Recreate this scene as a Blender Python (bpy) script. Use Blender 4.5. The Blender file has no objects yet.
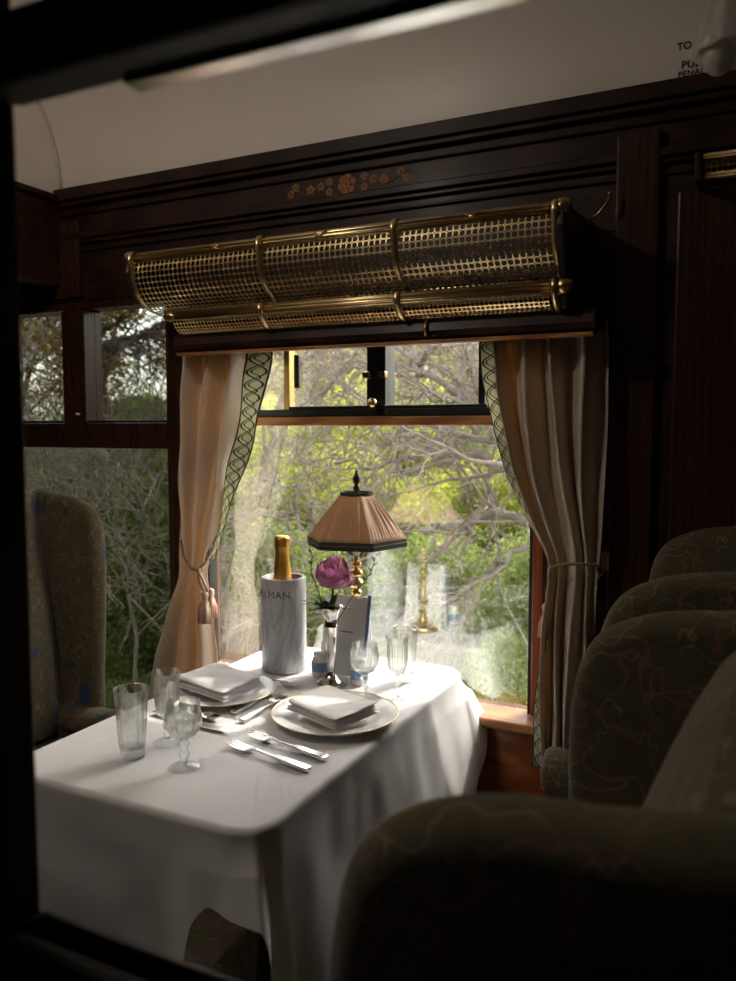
import bpy, bmesh, math, random
import numpy as np
from mathutils import Vector, Matrix, noise as mnoise
PI = math.pi
rnd = random.Random(7)
SC = bpy.context.scene
COL = SC.collection
R = math.radians

# ------------------------------------------------------------------ materials
class NT:
    def __init__(s, name):
        s.m = bpy.data.materials.new(name); s.m.use_nodes = True
        s.t = s.m.node_tree; s.t.nodes.clear()
        s.out = s.t.nodes.new('ShaderNodeOutputMaterial')
    def n(s, typ, **kw):
        x = s.t.nodes.new(typ)
        for k, v in kw.items():
            if k in x.inputs: s.put(x.inputs[k], v)
            else: setattr(x, k, v)
        return x
    def put(s, sock, v):
        if isinstance(v, bpy.types.NodeSocket): s.t.links.new(v, sock)
        elif isinstance(v, bpy.types.Node): s.t.links.new(v.outputs[0], sock)
        else:
            if sock.type == 'RGBA' and len(v) == 3: v = (*v, 1)
            sock.default_value = v
    def math(s, op, a, b=0.0, clamp=False):
        x = s.t.nodes.new('ShaderNodeMath'); x.operation = op; x.use_clamp = clamp
        s.put(x.inputs[0], a); s.put(x.inputs[1], b); return x.outputs[0]
    def mix(s, f, a, b):
        x = s.t.nodes.new('ShaderNodeMix'); x.data_type = 'RGBA'
        s.put(x.inputs[0], f); s.put(x.inputs[6], a); s.put(x.inputs[7], b); return x.outputs[2]
    def coord(s, which='Object', scale=(1, 1, 1), rot=(0, 0, 0)):
        c = s.t.nodes.new('ShaderNodeTexCoord'); mp = s.t.nodes.new('ShaderNodeMapping')
        s.t.links.new(c.outputs[which], mp.inputs[0]); mp.inputs['Scale'].default_value = scale
        mp.inputs['Rotation'].default_value = rot
        return mp.outputs[0]
    def noise(s, vec, scale, detail=3, rough=.5, dist=0):
        x = s.n('ShaderNodeTexNoise', Vector=vec, Scale=scale, Detail=detail, Roughness=rough, Distortion=dist)
        return x.outputs[0]
    def step(s, v, lo, hi):
        x = s.t.nodes.new('ShaderNodeMapRange'); x.interpolation_type = 'SMOOTHSTEP'
        s.put(x.inputs[0], v); x.inputs[1].default_value = lo; x.inputs[2].default_value = hi
        return x.outputs[0]
    def bump(s, h, strength=.3, dist=.002):
        return s.n('ShaderNodeBump', Height=h, Strength=strength, Distance=dist).outputs[0]
    def pr(s, col, rough=.5, metal=0., normal=None, **kw):
        p = s.t.nodes.new('ShaderNodeBsdfPrincipled')
        s.put(p.inputs['Base Color'], col); s.put(p.inputs['Roughness'], rough); s.put(p.inputs['Metallic'], metal)
        if normal is not None: s.put(p.inputs['Normal'], normal)
        for k, v in kw.items(): s.put(p.inputs[k.replace('_', ' ')], v)
        return p.outputs[0]
    def done(s, sh):
        s.t.links.new(sh, s.out.inputs[0]); return s.m

def m_simple(name, col, rough=.5, metal=0., var=.12, nscale=20, bump=0., **kw):
    t = NT(name); v = t.coord()
    n = t.noise(v, nscale, 4)
    a = tuple(c * (1 - var) for c in col); b = tuple(min(1, c * (1 + var)) for c in col)
    c = t.mix(n, a, b)
    nb = t.bump(t.noise(v, nscale * 6, 2), bump) if bump else None
    return t.done(t.pr(c, rough, metal, nb, **kw))

def m_wood(name, dark, light, rough=.28, axis=(1.2, 14, 14), spec=.4, coat=.12):
    t = NT(name); v = t.coord('Object', axis)
    n1 = t.noise(v, 3.0, 6, .6, .6)
    w = t.n('ShaderNodeTexWave', Vector=v, Scale=1.3, Distortion=7.0, Detail=3.0).outputs[1]
    f = t.math('ADD', t.math('MULTIPLY', n1, .6), t.math('MULTIPLY', w, .4))
    c = t.mix(t.step(f, .25, .75), dark, light)
    r = t.math('ADD', t.math('MULTIPLY', n1, .1), rough - .05)
    return t.done(t.pr(c, r, 0, t.bump(f, .06), Coat_Weight=coat, Coat_Roughness=.2, Specular_IOR_Level=spec))

def m_glass_pane(name, tint=(1, 1, 1), k=2.8):
    t = NT(name)
    bf = t.n('ShaderNodeNewGeometry').outputs['Backfacing']
    fr = t.n('ShaderNodeFresnel', IOR=t.math('SUBTRACT', 1.5, t.math('MULTIPLY', bf, 1.5 - 1 / 1.5))).outputs[0]
    f = t.math('MULTIPLY', fr, k, True)
    tr = t.n('ShaderNodeBsdfTransparent', Color=tint).outputs[0]
    gl = t.n('ShaderNodeBsdfGlossy', Roughness=0.0, Color=(.95, 1, .99)).outputs[0]
    return t.done(_mixs(t, f, tr, gl))
def _mixs(t, f, a, b):
    x = t.t.nodes.new('ShaderNodeMixShader'); t.put(x.inputs[0], f); t.put(x.inputs[1], a); t.put(x.inputs[2], b)
    return x.outputs[0]

def m_crystal(name, gmix=.4):
    t = NT(name)
    f = t.n('ShaderNodeLayerWeight', Blend=.5).outputs[1]
    tr = t.n('ShaderNodeBsdfTransparent', Color=t.mix(t.math('POWER', f, 4.0), (.99, .995, .99), (.74, .79, .77))).outputs[0]
    gl = t.n('ShaderNodeBsdfGlossy', Roughness=.06).outputs[0]
    thin = _mixs(t, t.math('ADD', .06, t.math('MULTIPLY', .6, t.math('POWER', f, 3.5))), tr, gl)
    g = t.n('ShaderNodeBsdfGlass', IOR=1.45, Roughness=0.0, Color=(.99, 1, .995)).outputs[0]
    return t.done(_mixs(t, gmix, thin, g))
def m_crystal_solid(name):
    t = NT(name)
    g = t.n('ShaderNodeBsdfGlass', IOR=1.47, Roughness=0.02, Color=(.99, 1, .995)).outputs[0]
    tr = t.n('ShaderNodeBsdfTransparent', Color=(.98, .99, .985)).outputs[0]
    return t.done(_mixs(t, .32, tr, g))

def m_moquette(name):
    t = NT(name); v = t.coord('Object')
    wv = t.n('ShaderNodeTexNoise', Vector=v, Scale=5.0, Detail=1.0)
    dv = t.n('ShaderNodeVectorMath', operation='MULTIPLY_ADD'); 
    t.put(dv.inputs[0], wv.outputs[1]); dv.inputs[1].default_value = (.12, .12, .12); t.put(dv.inputs[2], v)
    v2 = dv.outputs[0]
    n1 = t.noise(v2, 14, 1); n2 = t.noise(v2, 24, 1)
    l1 = t.math('SUBTRACT', 1.0, t.step(t.math('ABSOLUTE', t.math('SUBTRACT', n1, .5)), .004, .014))
    l2 = t.math('SUBTRACT', 1.0, t.step(t.math('ABSOLUTE', t.math('SUBTRACT', n2, .46)), .004, .016))
    vo = t.n('ShaderNodeTexVoronoi', Vector=v2, Scale=11.0)
    cellr = t.n('ShaderNodeSeparateColor', Color=vo.outputs['Color']).outputs[0]
    blob = t.math('MULTIPLY', t.math('SUBTRACT', 1.0, t.step(vo.outputs['Distance'], .22, .3)), t.step(cellr, .5, .55))
    vo2 = t.n('ShaderNodeTexVoronoi', Vector=v2, Scale=30.0)
    fl = t.math('MULTIPLY', t.math('SUBTRACT', 1.0, t.step(vo2.outputs['Distance'], .4, .55)), blob)
    base = t.mix(t.noise(v, 60, 3), (.080, .066, .036), (.140, .117, .066))
    c = t.mix(l1, base, (.23, .115, .085)); c = t.mix(l2, c, (.22, .185, .12))
    c = t.mix(fl, c, (.03, .055, .17))
    h = t.noise(v, 420, 2)
    return t.done(t.pr(c, .95, 0, t.bump(h, .5, .002), Sheen_Weight=.35, Sheen_Roughness=.4, Specular_IOR_Level=.15))

def m_fabric_trans(name, front, trans, tw=.35, rough=.5, sheen=.3):
    t = NT(name); v = t.coord('Object')
    n = t.noise(v, 90, 3)
    c = t.mix(n, tuple(x * .93 for x in front), tuple(x * 1.05 for x in front))
    p = t.pr(c, rough, 0, t.bump(t.noise(v, 600, 1), .12, .001), Sheen_Weight=sheen, Sheen_Roughness=.35, Specular_IOR_Level=.35)
    tr = t.n('ShaderNodeBsdfTranslucent', Color=trans).outputs[0]
    return t.done(_mixs(t, tw, p, tr))

def m_border(name):
    t = NT(name)
    uvn = t.t.nodes.new('ShaderNodeUVMap'); sx = t.n('ShaderNodeSeparateXYZ', Vector=uvn.outputs[0])
    u, v = sx.outputs[0], sx.outputs[1]
    def curve(amp, k, ph, w):
        s_ = t.math('SINE', t.math('ADD', t.math('MULTIPLY', v, k), ph))
        d = t.math('ABSOLUTE', t.math('SUBTRACT', u, t.math('ADD', .5, t.math('MULTIPLY', s_, amp))))
        return t.math('SUBTRACT', 1.0, t.step(d, w, w * 1.8))
    a = curve(.36, 90, 0, .034); b = curve(.36, 90, PI, .034); c_ = curve(.2, 180, 1.2, .026)
    e = t.math('SUBTRACT', 1.0, t.step(t.math('ABSOLUTE', t.math('SUBTRACT', u, .97)), .03, .06))
    e2 = t.math('SUBTRACT', 1.0, t.step(t.math('ABSOLUTE', t.math('SUBTRACT', u, .03)), .03, .06))
    f = t.math('MAXIMUM', t.math('MAXIMUM', a, b), t.math('MAXIMUM', c_, t.math('MAXIMUM', e, e2)))
    col = t.mix(f, (.68, .67, .52), (.045, .06, .035))
    p = t.pr(col, .8)
    tr = t.n('ShaderNodeBsdfTranslucent', Color=t.mix(f, (.7, .7, .52), (.04, .05, .03))).outputs[0]
    return t.done(_mixs(t, .45, p, tr))

def m_marble(name):
    t = NT(name); v = t.coord('Object', (1, 1, .35))
    n = t.noise(v, 14, 6, .6, 1.6)
    w = t.math('SUBTRACT', 1.0, t.step(t.math('ABSOLUTE', t.math('SUBTRACT', n, .5)), .0, .09))
    n2 = t.noise(v, 30, 4)
    c = t.mix(n2, (.50, .51, .53), (.74, .74, .74)); c = t.mix(t.math('MULTIPLY', w, .55), c, (.33, .35, .38))
    return t.done(t.pr(c, .35, 0, None, Subsurface_Weight=.05))

def m_leaf(name, cols, trans=.5):
    t = NT(name)
    a = t.t.nodes.new('ShaderNodeAttribute'); a.attribute_name = 'tint'
    oi = t.t.nodes.new('ShaderNodeObjectInfo')
    f = t.math('ADD', t.math('MULTIPLY', a.outputs['Fac'], .75), t.math('MULTIPLY', oi.outputs['Random'], .25), True)
    cr = t.t.nodes.new('ShaderNodeValToRGB'); t.put(cr.inputs[0], f)
    el = cr.color_ramp.elements
    el[0].position = 0; el[0].color = (*cols[0], 1); el[1].position = 1; el[1].color = (*cols[-1], 1)
    for i, c in enumerate(cols[1:-1]):
        e = el.new((i + 1) / (len(cols) - 1)); e.color = (*c, 1)
    d = t.pr(cr.outputs[0], .6, Specular_IOR_Level=.25)
    tr = t.n('ShaderNodeBsdfTranslucent', Color=cr.outputs[0]).outputs[0]
    return t.done(_mixs(t, trans, d, tr))

def m_ground(name):
    t = NT(name); v = t.coord('Object')
    n = t.noise(v, .9, 5, .6); n2 = t.noise(v, 9, 6, .65)
    c = t.mix(t.step(n, .4, .62), (.10, .075, .04), (.12, .14, .035))
    c = t.mix(t.step(n2, .45, .7), c, (.20, .17, .09))
    return t.done(t.pr(c, .95, 0, t.bump(n2, .9, .05)))

def m_petal(name):
    t = NT(name)
    a = t.t.nodes.new('ShaderNodeAttribute'); a.attribute_name = 'tint'
    c = t.mix(a.outputs['Fac'], (.50, .07, .28), (.88, .42, .64))
    p = t.pr(c, .6, Sheen_Weight=.3)
    tr = t.n('ShaderNodeBsdfTranslucent', Color=c).outputs[0]
    return t.done(_mixs(t, .3, p, tr))

def m_cloth(name):
    t = NT(name); v = t.coord('Object')
    n = t.noise(v, 5, 4)
    c = t.mix(n, (.76, .75, .74), (.82, .81, .80))
    w = t.noise(v, 700, 1); n3 = t.noise(v, 16, 3, .5, .4)
    h = t.math('ADD', t.math('MULTIPLY', w, .12), t.math('MULTIPLY', n3, 1.0))
    return t.done(t.pr(c, .75, 0, t.bump(h, .25, .004), Sheen_Weight=.15))

M = dict(
    mahog=m_wood('mahogany', (.017, .007, .0035), (.040, .015, .007), rough=.46, spec=.22, coat=.03),
    mahog_v=m_wood('mahogany_upright', (.030, .012, .006), (.058, .022, .009), axis=(14, 14, 1.2)),
    veneer=m_wood('lit_veneer', (.30, .075, .020), (.58, .19, .055), rough=.2, axis=(1.6, 10, 10), coat=.6),  # wall wood again, lightened so the lit look is in its colour
    ebony=m_simple('black_frame_wood', (.010, .008, .006), .5, var=.3),
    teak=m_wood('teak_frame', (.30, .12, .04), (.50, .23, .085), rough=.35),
    redwood=m_wood('red_jamb', (.22, .05, .015), (.34, .085, .025), rough=.3, axis=(14, 14, 1.2)),
    plaster=m_simple('cream_gloss_paint', (.84, .77, .70), .38, var=.05, nscale=6),
    bead=m_simple('cream_bead', (.60, .54, .46), .4, var=.04),
    brass=m_simple('aged_brass', (.62, .42, .17), .28, 1., .2, 40),
    gilt=m_simple('pale_gilt_brass', (.80, .62, .34), .3, 1., .15, 40),
    silver=m_simple('silver_plate', (.78, .75, .71), .14, 1., .06, 60),
    steel=m_simple('polished_cutlery', (.80, .78, .75), .2, 1., .05, 60),
    darkmetal=m_simple('dark_bronze', (.05, .04, .03), .4, .6),
    chrome=m_simple('bevel_strip', (.90, .91, .92), .22, 1.),
    glass=m_glass_pane('window_glass'),
    glass_dim=m_glass_pane('dimmed_window_glass', (.42, .43, .41), .5),  # tint puts the dimness of a reflected view into the pane
    crystal=m_crystal('crystal'), crystal_foot=m_crystal('crystal_foot', 0.0), crystal_solid=m_crystal_solid('solid_crystal'),
    moq=m_moquette('paisley_moquette'),
    satin=m_fabric_trans('champagne_satin', (.68, .60, .48), (.86, .55, .24), .18, .42, .5),
    border=m_border('scroll_border'),
    cord=m_simple('braided_cord', (.30, .22, .15), .8, var=.4, nscale=200, bump=.6),
    tassel=m_simple('tassel_silk', (.52, .32, .24), .75, var=.25, nscale=150),
    silk=m_fabric_trans('lampshade_silk', (.62, .46, .31), (.82, .56, .32), .4, .6, .3),
    braid=m_simple('green_braid', (.05, .07, .045), .85, var=.3, nscale=150, bump=.4),
    cloth=m_cloth('white_damask'),
    napkin=m_simple('white_linen', (.78, .77, .76), .8, var=.03, nscale=8, bump=.15),
    china=m_simple('bone_china', (.80, .79, .76), .18, var=.02),
    goldrim=m_simple('gilt_rim', (.75, .55, .28), .3, 1.),
    marble=m_marble('grey_marble'),
    engraved=m_simple('engraved_grey', (.16, .16, .17), .6),
    foil=m_simple('gold_foil', (.85, .48, .10), .33, 1., .15, 120, .5),
    bottle=m_simple('dark_bottle_glass', (.01, .03, .012), .08, var=.2),
    blue=m_simple('blue_glaze', (.20, .34, .55), .3, var=.2, nscale=60),
    white=m_simple('white_card', (.78, .77, .75), .6, var=.02),
    bluecard=m_simple('blue_card_edge', (.14, .22, .42), .6, var=.7, nscale=300),
    ink=m_simple('grey_print', (.22, .22, .22), .7),
    black=m_simple('black_lettering', (.015, .012, .01), .6),
    petal=m_petal('peony_petal'),
    stem=m_simple('green_stem', (.07, .14, .03), .6),
    sprigleaf=m_simple('dark_green_leaf', (.035, .075, .02), .5, var=.3),
    inlay=m_simple('orange_inlay', (.40, .12, .025), .6, var=.3, nscale=90),
    inlay2=m_simple('tan_inlay', (.27, .12, .03), .6, var=.3, nscale=90),
    frost=m_fabric_trans('frosted_glass', (.62, .60, .54), (.7, .68, .6), .45, .3, 0),
    carpet=m_moquette('patterned_carpet'),
    bark=m_simple('grey_bark', (.17, .14, .11), .95, var=.5, nscale=14, bump=.8),
    bark2=m_simple('dark_bark', (.09, .065, .045), .95, var=.5, nscale=14, bump=.8),
    ground=m_ground('bank_earth'),
    bounce_ballast=m_simple('pale_bounce_ballast', (.46, .43, .39), .95, var=.35, nscale=30, bump=.5),  # pale tone set to bounce light up to the ceiling
    rock=m_simple('mossy_rock', (.13, .105, .08), .95, var=.5, nscale=9, bump=.8),
    leaf_y=m_leaf('yellow_green_leaf', [(.22, .25, .04), (.42, .45, .07), (.60, .60, .12)]),
    leaf_g=m_leaf('mid_green_leaf', [(.10, .14, .03), (.20, .26, .06), (.36, .42, .12)]),
    leaf_o=m_leaf('olive_leaf', [(.22, .19, .09), (.33, .30, .13), (.46, .44, .20)]),
    leaf_d=m_leaf('deep_green_leaf', [(.06, .075, .02), (.13, .17, .04), (.23, .26, .07)]),
    leaf_a=m_leaf('autumn_leaf', [(.16, .10, .02), (.36, .21, .03), (.42, .34, .06)]),
)

# ------------------------------------------------------------------ geometry
class Geo:
    def __init__(s): s.v = []; s.f = []; s.uv = []
    def add(s, vs, fs):
        o = len(s.v); s.v += [tuple(p) for p in vs]; s.f += [tuple(i + o for i in f) for f in fs]; return s
    def box(s, x0, x1, y0, y1, z0, z1):
        vs = [(x, y, z) for z in (z0, z1) for y in (y0, y1) for x in (x0, x1)]
        return s.add(vs, [(0, 2, 3, 1), (4, 5, 7, 6), (0, 1, 5, 4), (2, 6, 7, 3), (0, 4, 6, 2), (1, 3, 7, 5)])
    def rings(s, rings, cap0=True, cap1=True, closed=True):
        n = len(rings[0]); vs = [p for r in rings for p in r]; fs = []
        for i in range(len(rings) - 1):
            for j in range(n if closed else n - 1):
                k = (j + 1) % n
                fs.append((i * n + j, i * n + k, (i + 1) * n + k, (i + 1) * n + j))
        if cap0: fs.append(tuple(range(n - 1, -1, -1)))
        if cap1: fs.append(tuple((len(rings) - 1) * n + j for j in range(n)))
        return s.add(vs, fs)
    def lathe(s, prof, c=(0, 0, 0), n=32, rib=None, caps=(True, True)):
        rs = []
        for (r, z) in prof:
            ring = []
            for j in range(n):
                a = 2 * PI * j / n
                rr = r * (rib(a, z) if rib else 1)
                ring.append((c[0] + rr * math.cos(a), c[1] + rr * math.sin(a), c[2] + z))
            rs.append(ring)
        return s.rings(rs, *caps)
    def tube(s, pts, rad, n=8, caps=True):
        pts = [Vector(p) for p in pts]; m = len(pts)
        if not hasattr(rad, '__len__'): rad = [rad] * m
        rs = []; pu = None
        for i, p in enumerate(pts):
            d = (pts[min(i + 1, m - 1)] - pts[max(i - 1, 0)])
            d = d.normalized() if d.length > 1e-9 else Vector((0, 0, 1))
            if pu is None:
                pu = d.orthogonal().normalized()
            u = (pu - d * pu.dot(d))
            u = u.normalized() if u.length > 1e-6 else d.orthogonal().normalized()
            w = d.cross(u); pu = u
            rs.append([p + (u * math.cos(2 * PI * j / n) + w * math.sin(2 * PI * j / n)) * rad[i] for j in range(n)])
        return s.rings(rs, caps, caps)
    def ball(s, c, r, n=12, m=8, sz=1.0):
        prof = [(max(1e-4, r * math.sin(PI * i / m)), -r * sz * math.cos(PI * i / m)) for i in range(m + 1)]
        return s.lathe(prof, c, n)
    def grid(s, P, uvs=None):
        h, w = len(P), len(P[0])
        vs = [p for r in P for p in r]
        fs = [(i * w + j, i * w + j + 1, (i + 1) * w + j + 1, (i + 1) * w + j) for i in range(h - 1) for j in range(w - 1)]
        return s.add(vs, fs)
    def prism(s, poly, axis, a, b):
        def P(p, t):
            if axis == 'y': return (p[0], t, p[1])
            if axis == 'x': return (t, p[0], p[1])
            return (p[0], p[1], t)
        n = len(poly)
        vs = [P(p, a) for p in poly] + [P(p, b) for p in poly]
        fs = [tuple(range(n)), tuple(range(2 * n - 1, n - 1, -1))] + [(i, i + n, (i + 1) % n + n, (i + 1) % n) for i in range(n)]
        return s.add(vs, fs)
    def build(s, name, mat, parent=None, origin=None, smooth=True, bevel=0, seg=2, auto=None, subsurf=0, solid=0, local=False):
        o0 = Vector((0, 0, 0))
        if not local:
            if parent is not None:
                q = parent
                while q is not None: o0 += Vector(q.location); q = q.parent
            elif origin is not None: o0 = Vector(origin)
        me = bpy.data.meshes.new(name)
        me.from_pydata([(p[0] - o0[0], p[1] - o0[1], p[2] - o0[2]) for p in s.v], [], s.f)
        me.validate(); bm = bmesh.new(); bm.from_mesh(me)
        bmesh.ops.recalc_face_normals(bm, faces=bm.faces); bm.to_mesh(me); bm.free()
        if smooth: me.polygons.foreach_set('use_smooth', [True] * len(me.polygons))
        me.materials.append(mat)
        o = bpy.data.objects.new(name, me); COL.objects.link(o)
        if parent is not None: o.parent = parent
        elif origin is not None: o.location = origin
        if bevel:
            b = o.modifiers.new('bevel', 'BEVEL'); b.width = bevel; b.segments = seg; b.limit_method = 'ANGLE'; b.angle_limit = R(35)
            if smooth: b.harden_normals = False
        if solid:
            b = o.modifiers.new('solid', 'SOLIDIFY'); b.thickness = solid; b.offset = 0
        if subsurf:
            b = o.modifiers.new('sub', 'SUBSURF'); b.levels = subsurf; b.render_levels = subsurf
        if auto:
            me.set_sharp_from_angle(angle=R(auto))
        return o

def tag(o, label, cat, group=None, kind=None):
    if label: o['label'] = label
    if cat: o['category'] = cat
    if group: o['group'] = group
    if kind: o['kind'] = kind
    return o
def thing(name, label, cat, loc=(0, 0, 0), group=None, kind=None):
    o = bpy.data.objects.new(name, None); o.empty_display_size = .05
    COL.objects.link(o); o.location = loc
    return tag(o, label, cat, group, kind)
def struct(o): o['kind'] = 'structure'; return o
def copy_tree(o, parent=None):
    c = o.copy(); COL.objects.link(c)
    if parent is not None: c.parent = parent
    for ch in list(o.children): copy_tree(ch, c)
    return c
def fillet_path(pts, r, n=5):
    out = [Vector(pts[0])]
    for i in range(1, len(pts) - 1):
        a, b, c = Vector(pts[i - 1]), Vector(pts[i]), Vector(pts[i + 1])
        p = b + (a - b).normalized() * r; q = b + (c - b).normalized() * r
        for k in range(n + 1):
            t = k / n; out.append(p * (1 - t) ** 2 + b * 2 * t * (1 - t) + q * t * t)
    out.append(Vector(pts[-1])); return out
def text_geo(txt, size, depth=.0006, align='CENTER', spacing=1.0, bold=0.0):
    cu = bpy.data.curves.new('t', 'FONT'); cu.body = txt; cu.size = size; cu.extrude = depth
    cu.align_x = align; cu.space_character = spacing; cu.resolution_u = 3; cu.offset = size * bold
    ob = bpy.data.objects.new('t', cu); COL.objects.link(ob)
    bpy.context.view_layer.update()
    me = bpy.data.meshes.new_from_object(ob.evaluated_get(bpy.context.evaluated_depsgraph_get()))
    vs = [tuple(v.co) for v in me.vertices]; fs = [tuple(p.vertices) for p in me.polygons]
    bpy.data.objects.remove(ob); bpy.data.curves.remove(cu); bpy.data.meshes.remove(me)
    return vs, fs
def lerp(a, b, t): return a + (b - a) * t
def interp(x, xs, ys): return float(np.interp(x, xs, ys))
def nz(x, y, z=0): return mnoise.noise(Vector((x, y, z)))

# ------------------------------------------------------------------ camera frame helpers (eye at the corridor side)
EYE = Vector((0, 0, 1.30)); YAW, PITCH, FPX = R(26.2), R(4.4), 803.0
FW = Vector((-math.sin(YAW) * math.cos(PITCH), math.cos(YAW) * math.cos(PITCH), -math.sin(PITCH)))
RT = Vector((math.cos(YAW), math.sin(YAW), 0)); UP = RT.cross(FW)
def sight(px, py): return FW + RT * ((px - 368) / FPX) - UP * ((py - 490.5) / FPX)
def on_y(px, py, Y): d = sight(px, py); return EYE + d * (Y / d.y)
def on_z(px, py, Z): d = sight(px, py); return EYE + d * ((Z - EYE.z) / d.z)

# ================================================================== THE SETTING
W = 1.85
# --- far (outside) wall with the main window opening and an added one
def wall_with_holes(x0, x1, z0, z1, y0, y1, holes):
    g = Geo(); xs = sorted({x0, x1, *[h[0] for h in holes], *[h[1] for h in holes]}); zs = sorted({z0, z1, *[h[2] for h in holes], *[h[3] for h in holes]})
    for i in range(len(xs) - 1):
        # merge vertical runs
        run = None
        for j in range(len(zs) - 1):
            cx, cz = (xs[i] + xs[i + 1]) / 2, (zs[j] + zs[j + 1]) / 2
            hole = any(h[0] < cx < h[1] and h[2] < cz < h[3] for h in holes)
            if not hole:
                run = [zs[j], zs[j + 1]] if run is None else [run[0], zs[j + 1]]
            if (hole or j == len(zs) - 2) and run:
                g.box(xs[i], xs[i + 1], y0, y1, *run); run = None
    return g
H1 = (-1.47, -.455, .60, 1.60)      # main window
H2 = (-2.30, -1.545, .28, 1.69)     # added side window, solid stand-in for a reflection
struct(wall_with_holes(-2.6, .30, -.05, 2.02, W, 1.96, [H1, H2]).build('wall_back', M['mahog'], smooth=False))
# dado under the main window, its lit tone put into the veneer colour
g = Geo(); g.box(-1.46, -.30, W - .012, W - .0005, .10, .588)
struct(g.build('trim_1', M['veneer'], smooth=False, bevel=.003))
# sill
g = Geo(); g.box(-1.49, -.425, W - .055, 1.905, .588, .612)
struct(g.build('window_sill', M['teak'], smooth=False, bevel=.008, seg=3)).name = 'trim_2'
# main window
w1 = struct(thing('window_1', None, None, (-.96, 1.88, .61)))
g = Geo()
g.box(-1.47, -1.445, 1.862, 1.93, .612, 1.60).box(-.482, -.455, 1.862, 1.93, .612, 1.60).box(-1.445, -.482, 1.862, 1.93, 1.575, 1.60)
g.build('window_frame', M['redwood'], w1, smooth=False, bevel=.003)
g = Geo(); g.box(-1.445, -1.434, 1.872, 1.91, .612, 1.31).box(-.492, -.482, 1.872, 1.91, .612, 1.31)
g.build('window_seal', M['ebony'], w1, smooth=False)
g = Geo(); g.box(-1.445, -.482, 1.858, 1.93, 1.308, 1.332)
g.build('transom_ledge', M['teak'], w1, smooth=False, bevel=.004)
g = Geo(); g.box(-1.445, -.482, 1.866, 1.93, 1.333, 1.352).box(-.921, -.868, 1.864, 1.925, 1.352, 1.575)
g.box(-1.16, -.60, 1.868, 1.92, 1.352, 1.360).box(-1.16, -.60, 1.868, 1.92, 1.558, 1.575).box(-.623, -.606, 1.868, 1.92, 1.36, 1.558)
g.build('transom_bar', M['ebony'], w1, smooth=False, bevel=.002)
g = Geo(); g.box(-1.185, -1.166, 1.884, 1.915, 1.352, 1.575)
g.build('vent_edge', M['brass'], w1, smooth=False, bevel=.003)
g = Geo()
for zz in (1.437,): g.box(-.928, -.905, 1.850, 1.866, zz - .008, zz + .008).box(-.885, -.862, 1.850, 1.866, zz - .008, zz + .008)
g.build('latch', M['brass'], w1, smooth=False, bevel=.003)
g = Geo(); g.tube([(-.892, 1.87, 1.366), (-.892, 1.842, 1.366)], .005).ball((-.892, 1.838, 1.366), .012)
g.build('knob', M['brass'], w1)
g = Geo(); g.box(-1.150, -1.134, 1.880, 1.889, 1.41, 1.50)
g.build('vent_pull', M['darkmetal'], w1, smooth=False, bevel=.003)
g = Geo(); g.box(-1.436, -.490, 1.898, 1.901, .612, 1.31).box(-1.445, -1.186, 1.898, 1.901, 1.352, 1.575).box(-1.16, -.921, 1.890, 1.893, 1.36, 1.558).box(-.868, -.623, 1.890, 1.893, 1.36, 1.558).box(-.606, -.482, 1.898, 1.901, 1.352, 1.575)
g.build('pane', M['glass'], w1, smooth=False)
# added side window, built solid in place of a reflection in the near glass
w2 = struct(thing('window_2', None, None, (-1.92, 1.88, .28)))
g = Geo()
g.box(-2.30, -2.275, 1.855, 1.93, .28, 1.69).box(-1.57, -1.545, 1.855, 1.93, .28, 1.69).box(-2.275, -1.57, 1.855, 1.93, 1.665, 1.69).box(-2.275, -1.57, 1.855, 1.93, .28, .30)
g.box(-2.275, -1.57, 1.852, 1.93, 1.24, 1.318).box(-1.978, -1.885, 1.852, 1.93, 1.318, 1.665)
g.build('window_frame', M['mahog_v'], w2, smooth=False, bevel=.004)
g = Geo(); g.box(-2.275, -1.978, 1.862, 1.92, 1.318, 1.326).box(-1.885, -1.57, 1.862, 1.92, 1.318, 1.326)
g.build('glazing_bead', M['darkmetal'], w2, smooth=False, bevel=.002)
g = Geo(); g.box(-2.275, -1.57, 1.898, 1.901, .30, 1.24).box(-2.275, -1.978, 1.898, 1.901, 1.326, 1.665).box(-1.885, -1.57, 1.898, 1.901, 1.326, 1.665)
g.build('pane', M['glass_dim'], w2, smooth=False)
g = Geo(); g.tube([(-1.905, 1.852, 1.345), (-1.905, 1.838, 1.345)], .004).ball((-1.905, 1.836, 1.345), .006)
g.build('catch', M['brass'], w2)

# pilasters, panels and mouldings on the far wall
g = Geo(); g.box(-.305, -.215, W - .022, W, .0, 1.93)
struct(g.build('trim_3', M['mahog_v'], smooth=False, bevel=.005))
g = Geo(); g.box(-1.975, -1.875, W - .018, W - .001, 1.70, 1.93)
struct(g.build('trim_4', M['mahog_v'], smooth=False, bevel=.004))
g = Geo()
for (z0, z1, d) in ((1.985, 2.02, .035), (1.972, 1.985, .022), (1.945, 1.950, .010), (1.872, 1.890, .020), (1.858, 1.868, .014), (1.835, 1.842, .010)):
    g.box(-2.6, .30, W - d, W - .0003, z0, z1)
struct(g.build('trim_5', M['mahog'], smooth=False, bevel=.003))
g = Geo(); g.box(-.180, .24, W - .012, W - .0005, .62, 1.80)
struct(g.build('trim_6', M['mahog_v'], smooth=False, bevel=.006))

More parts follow.
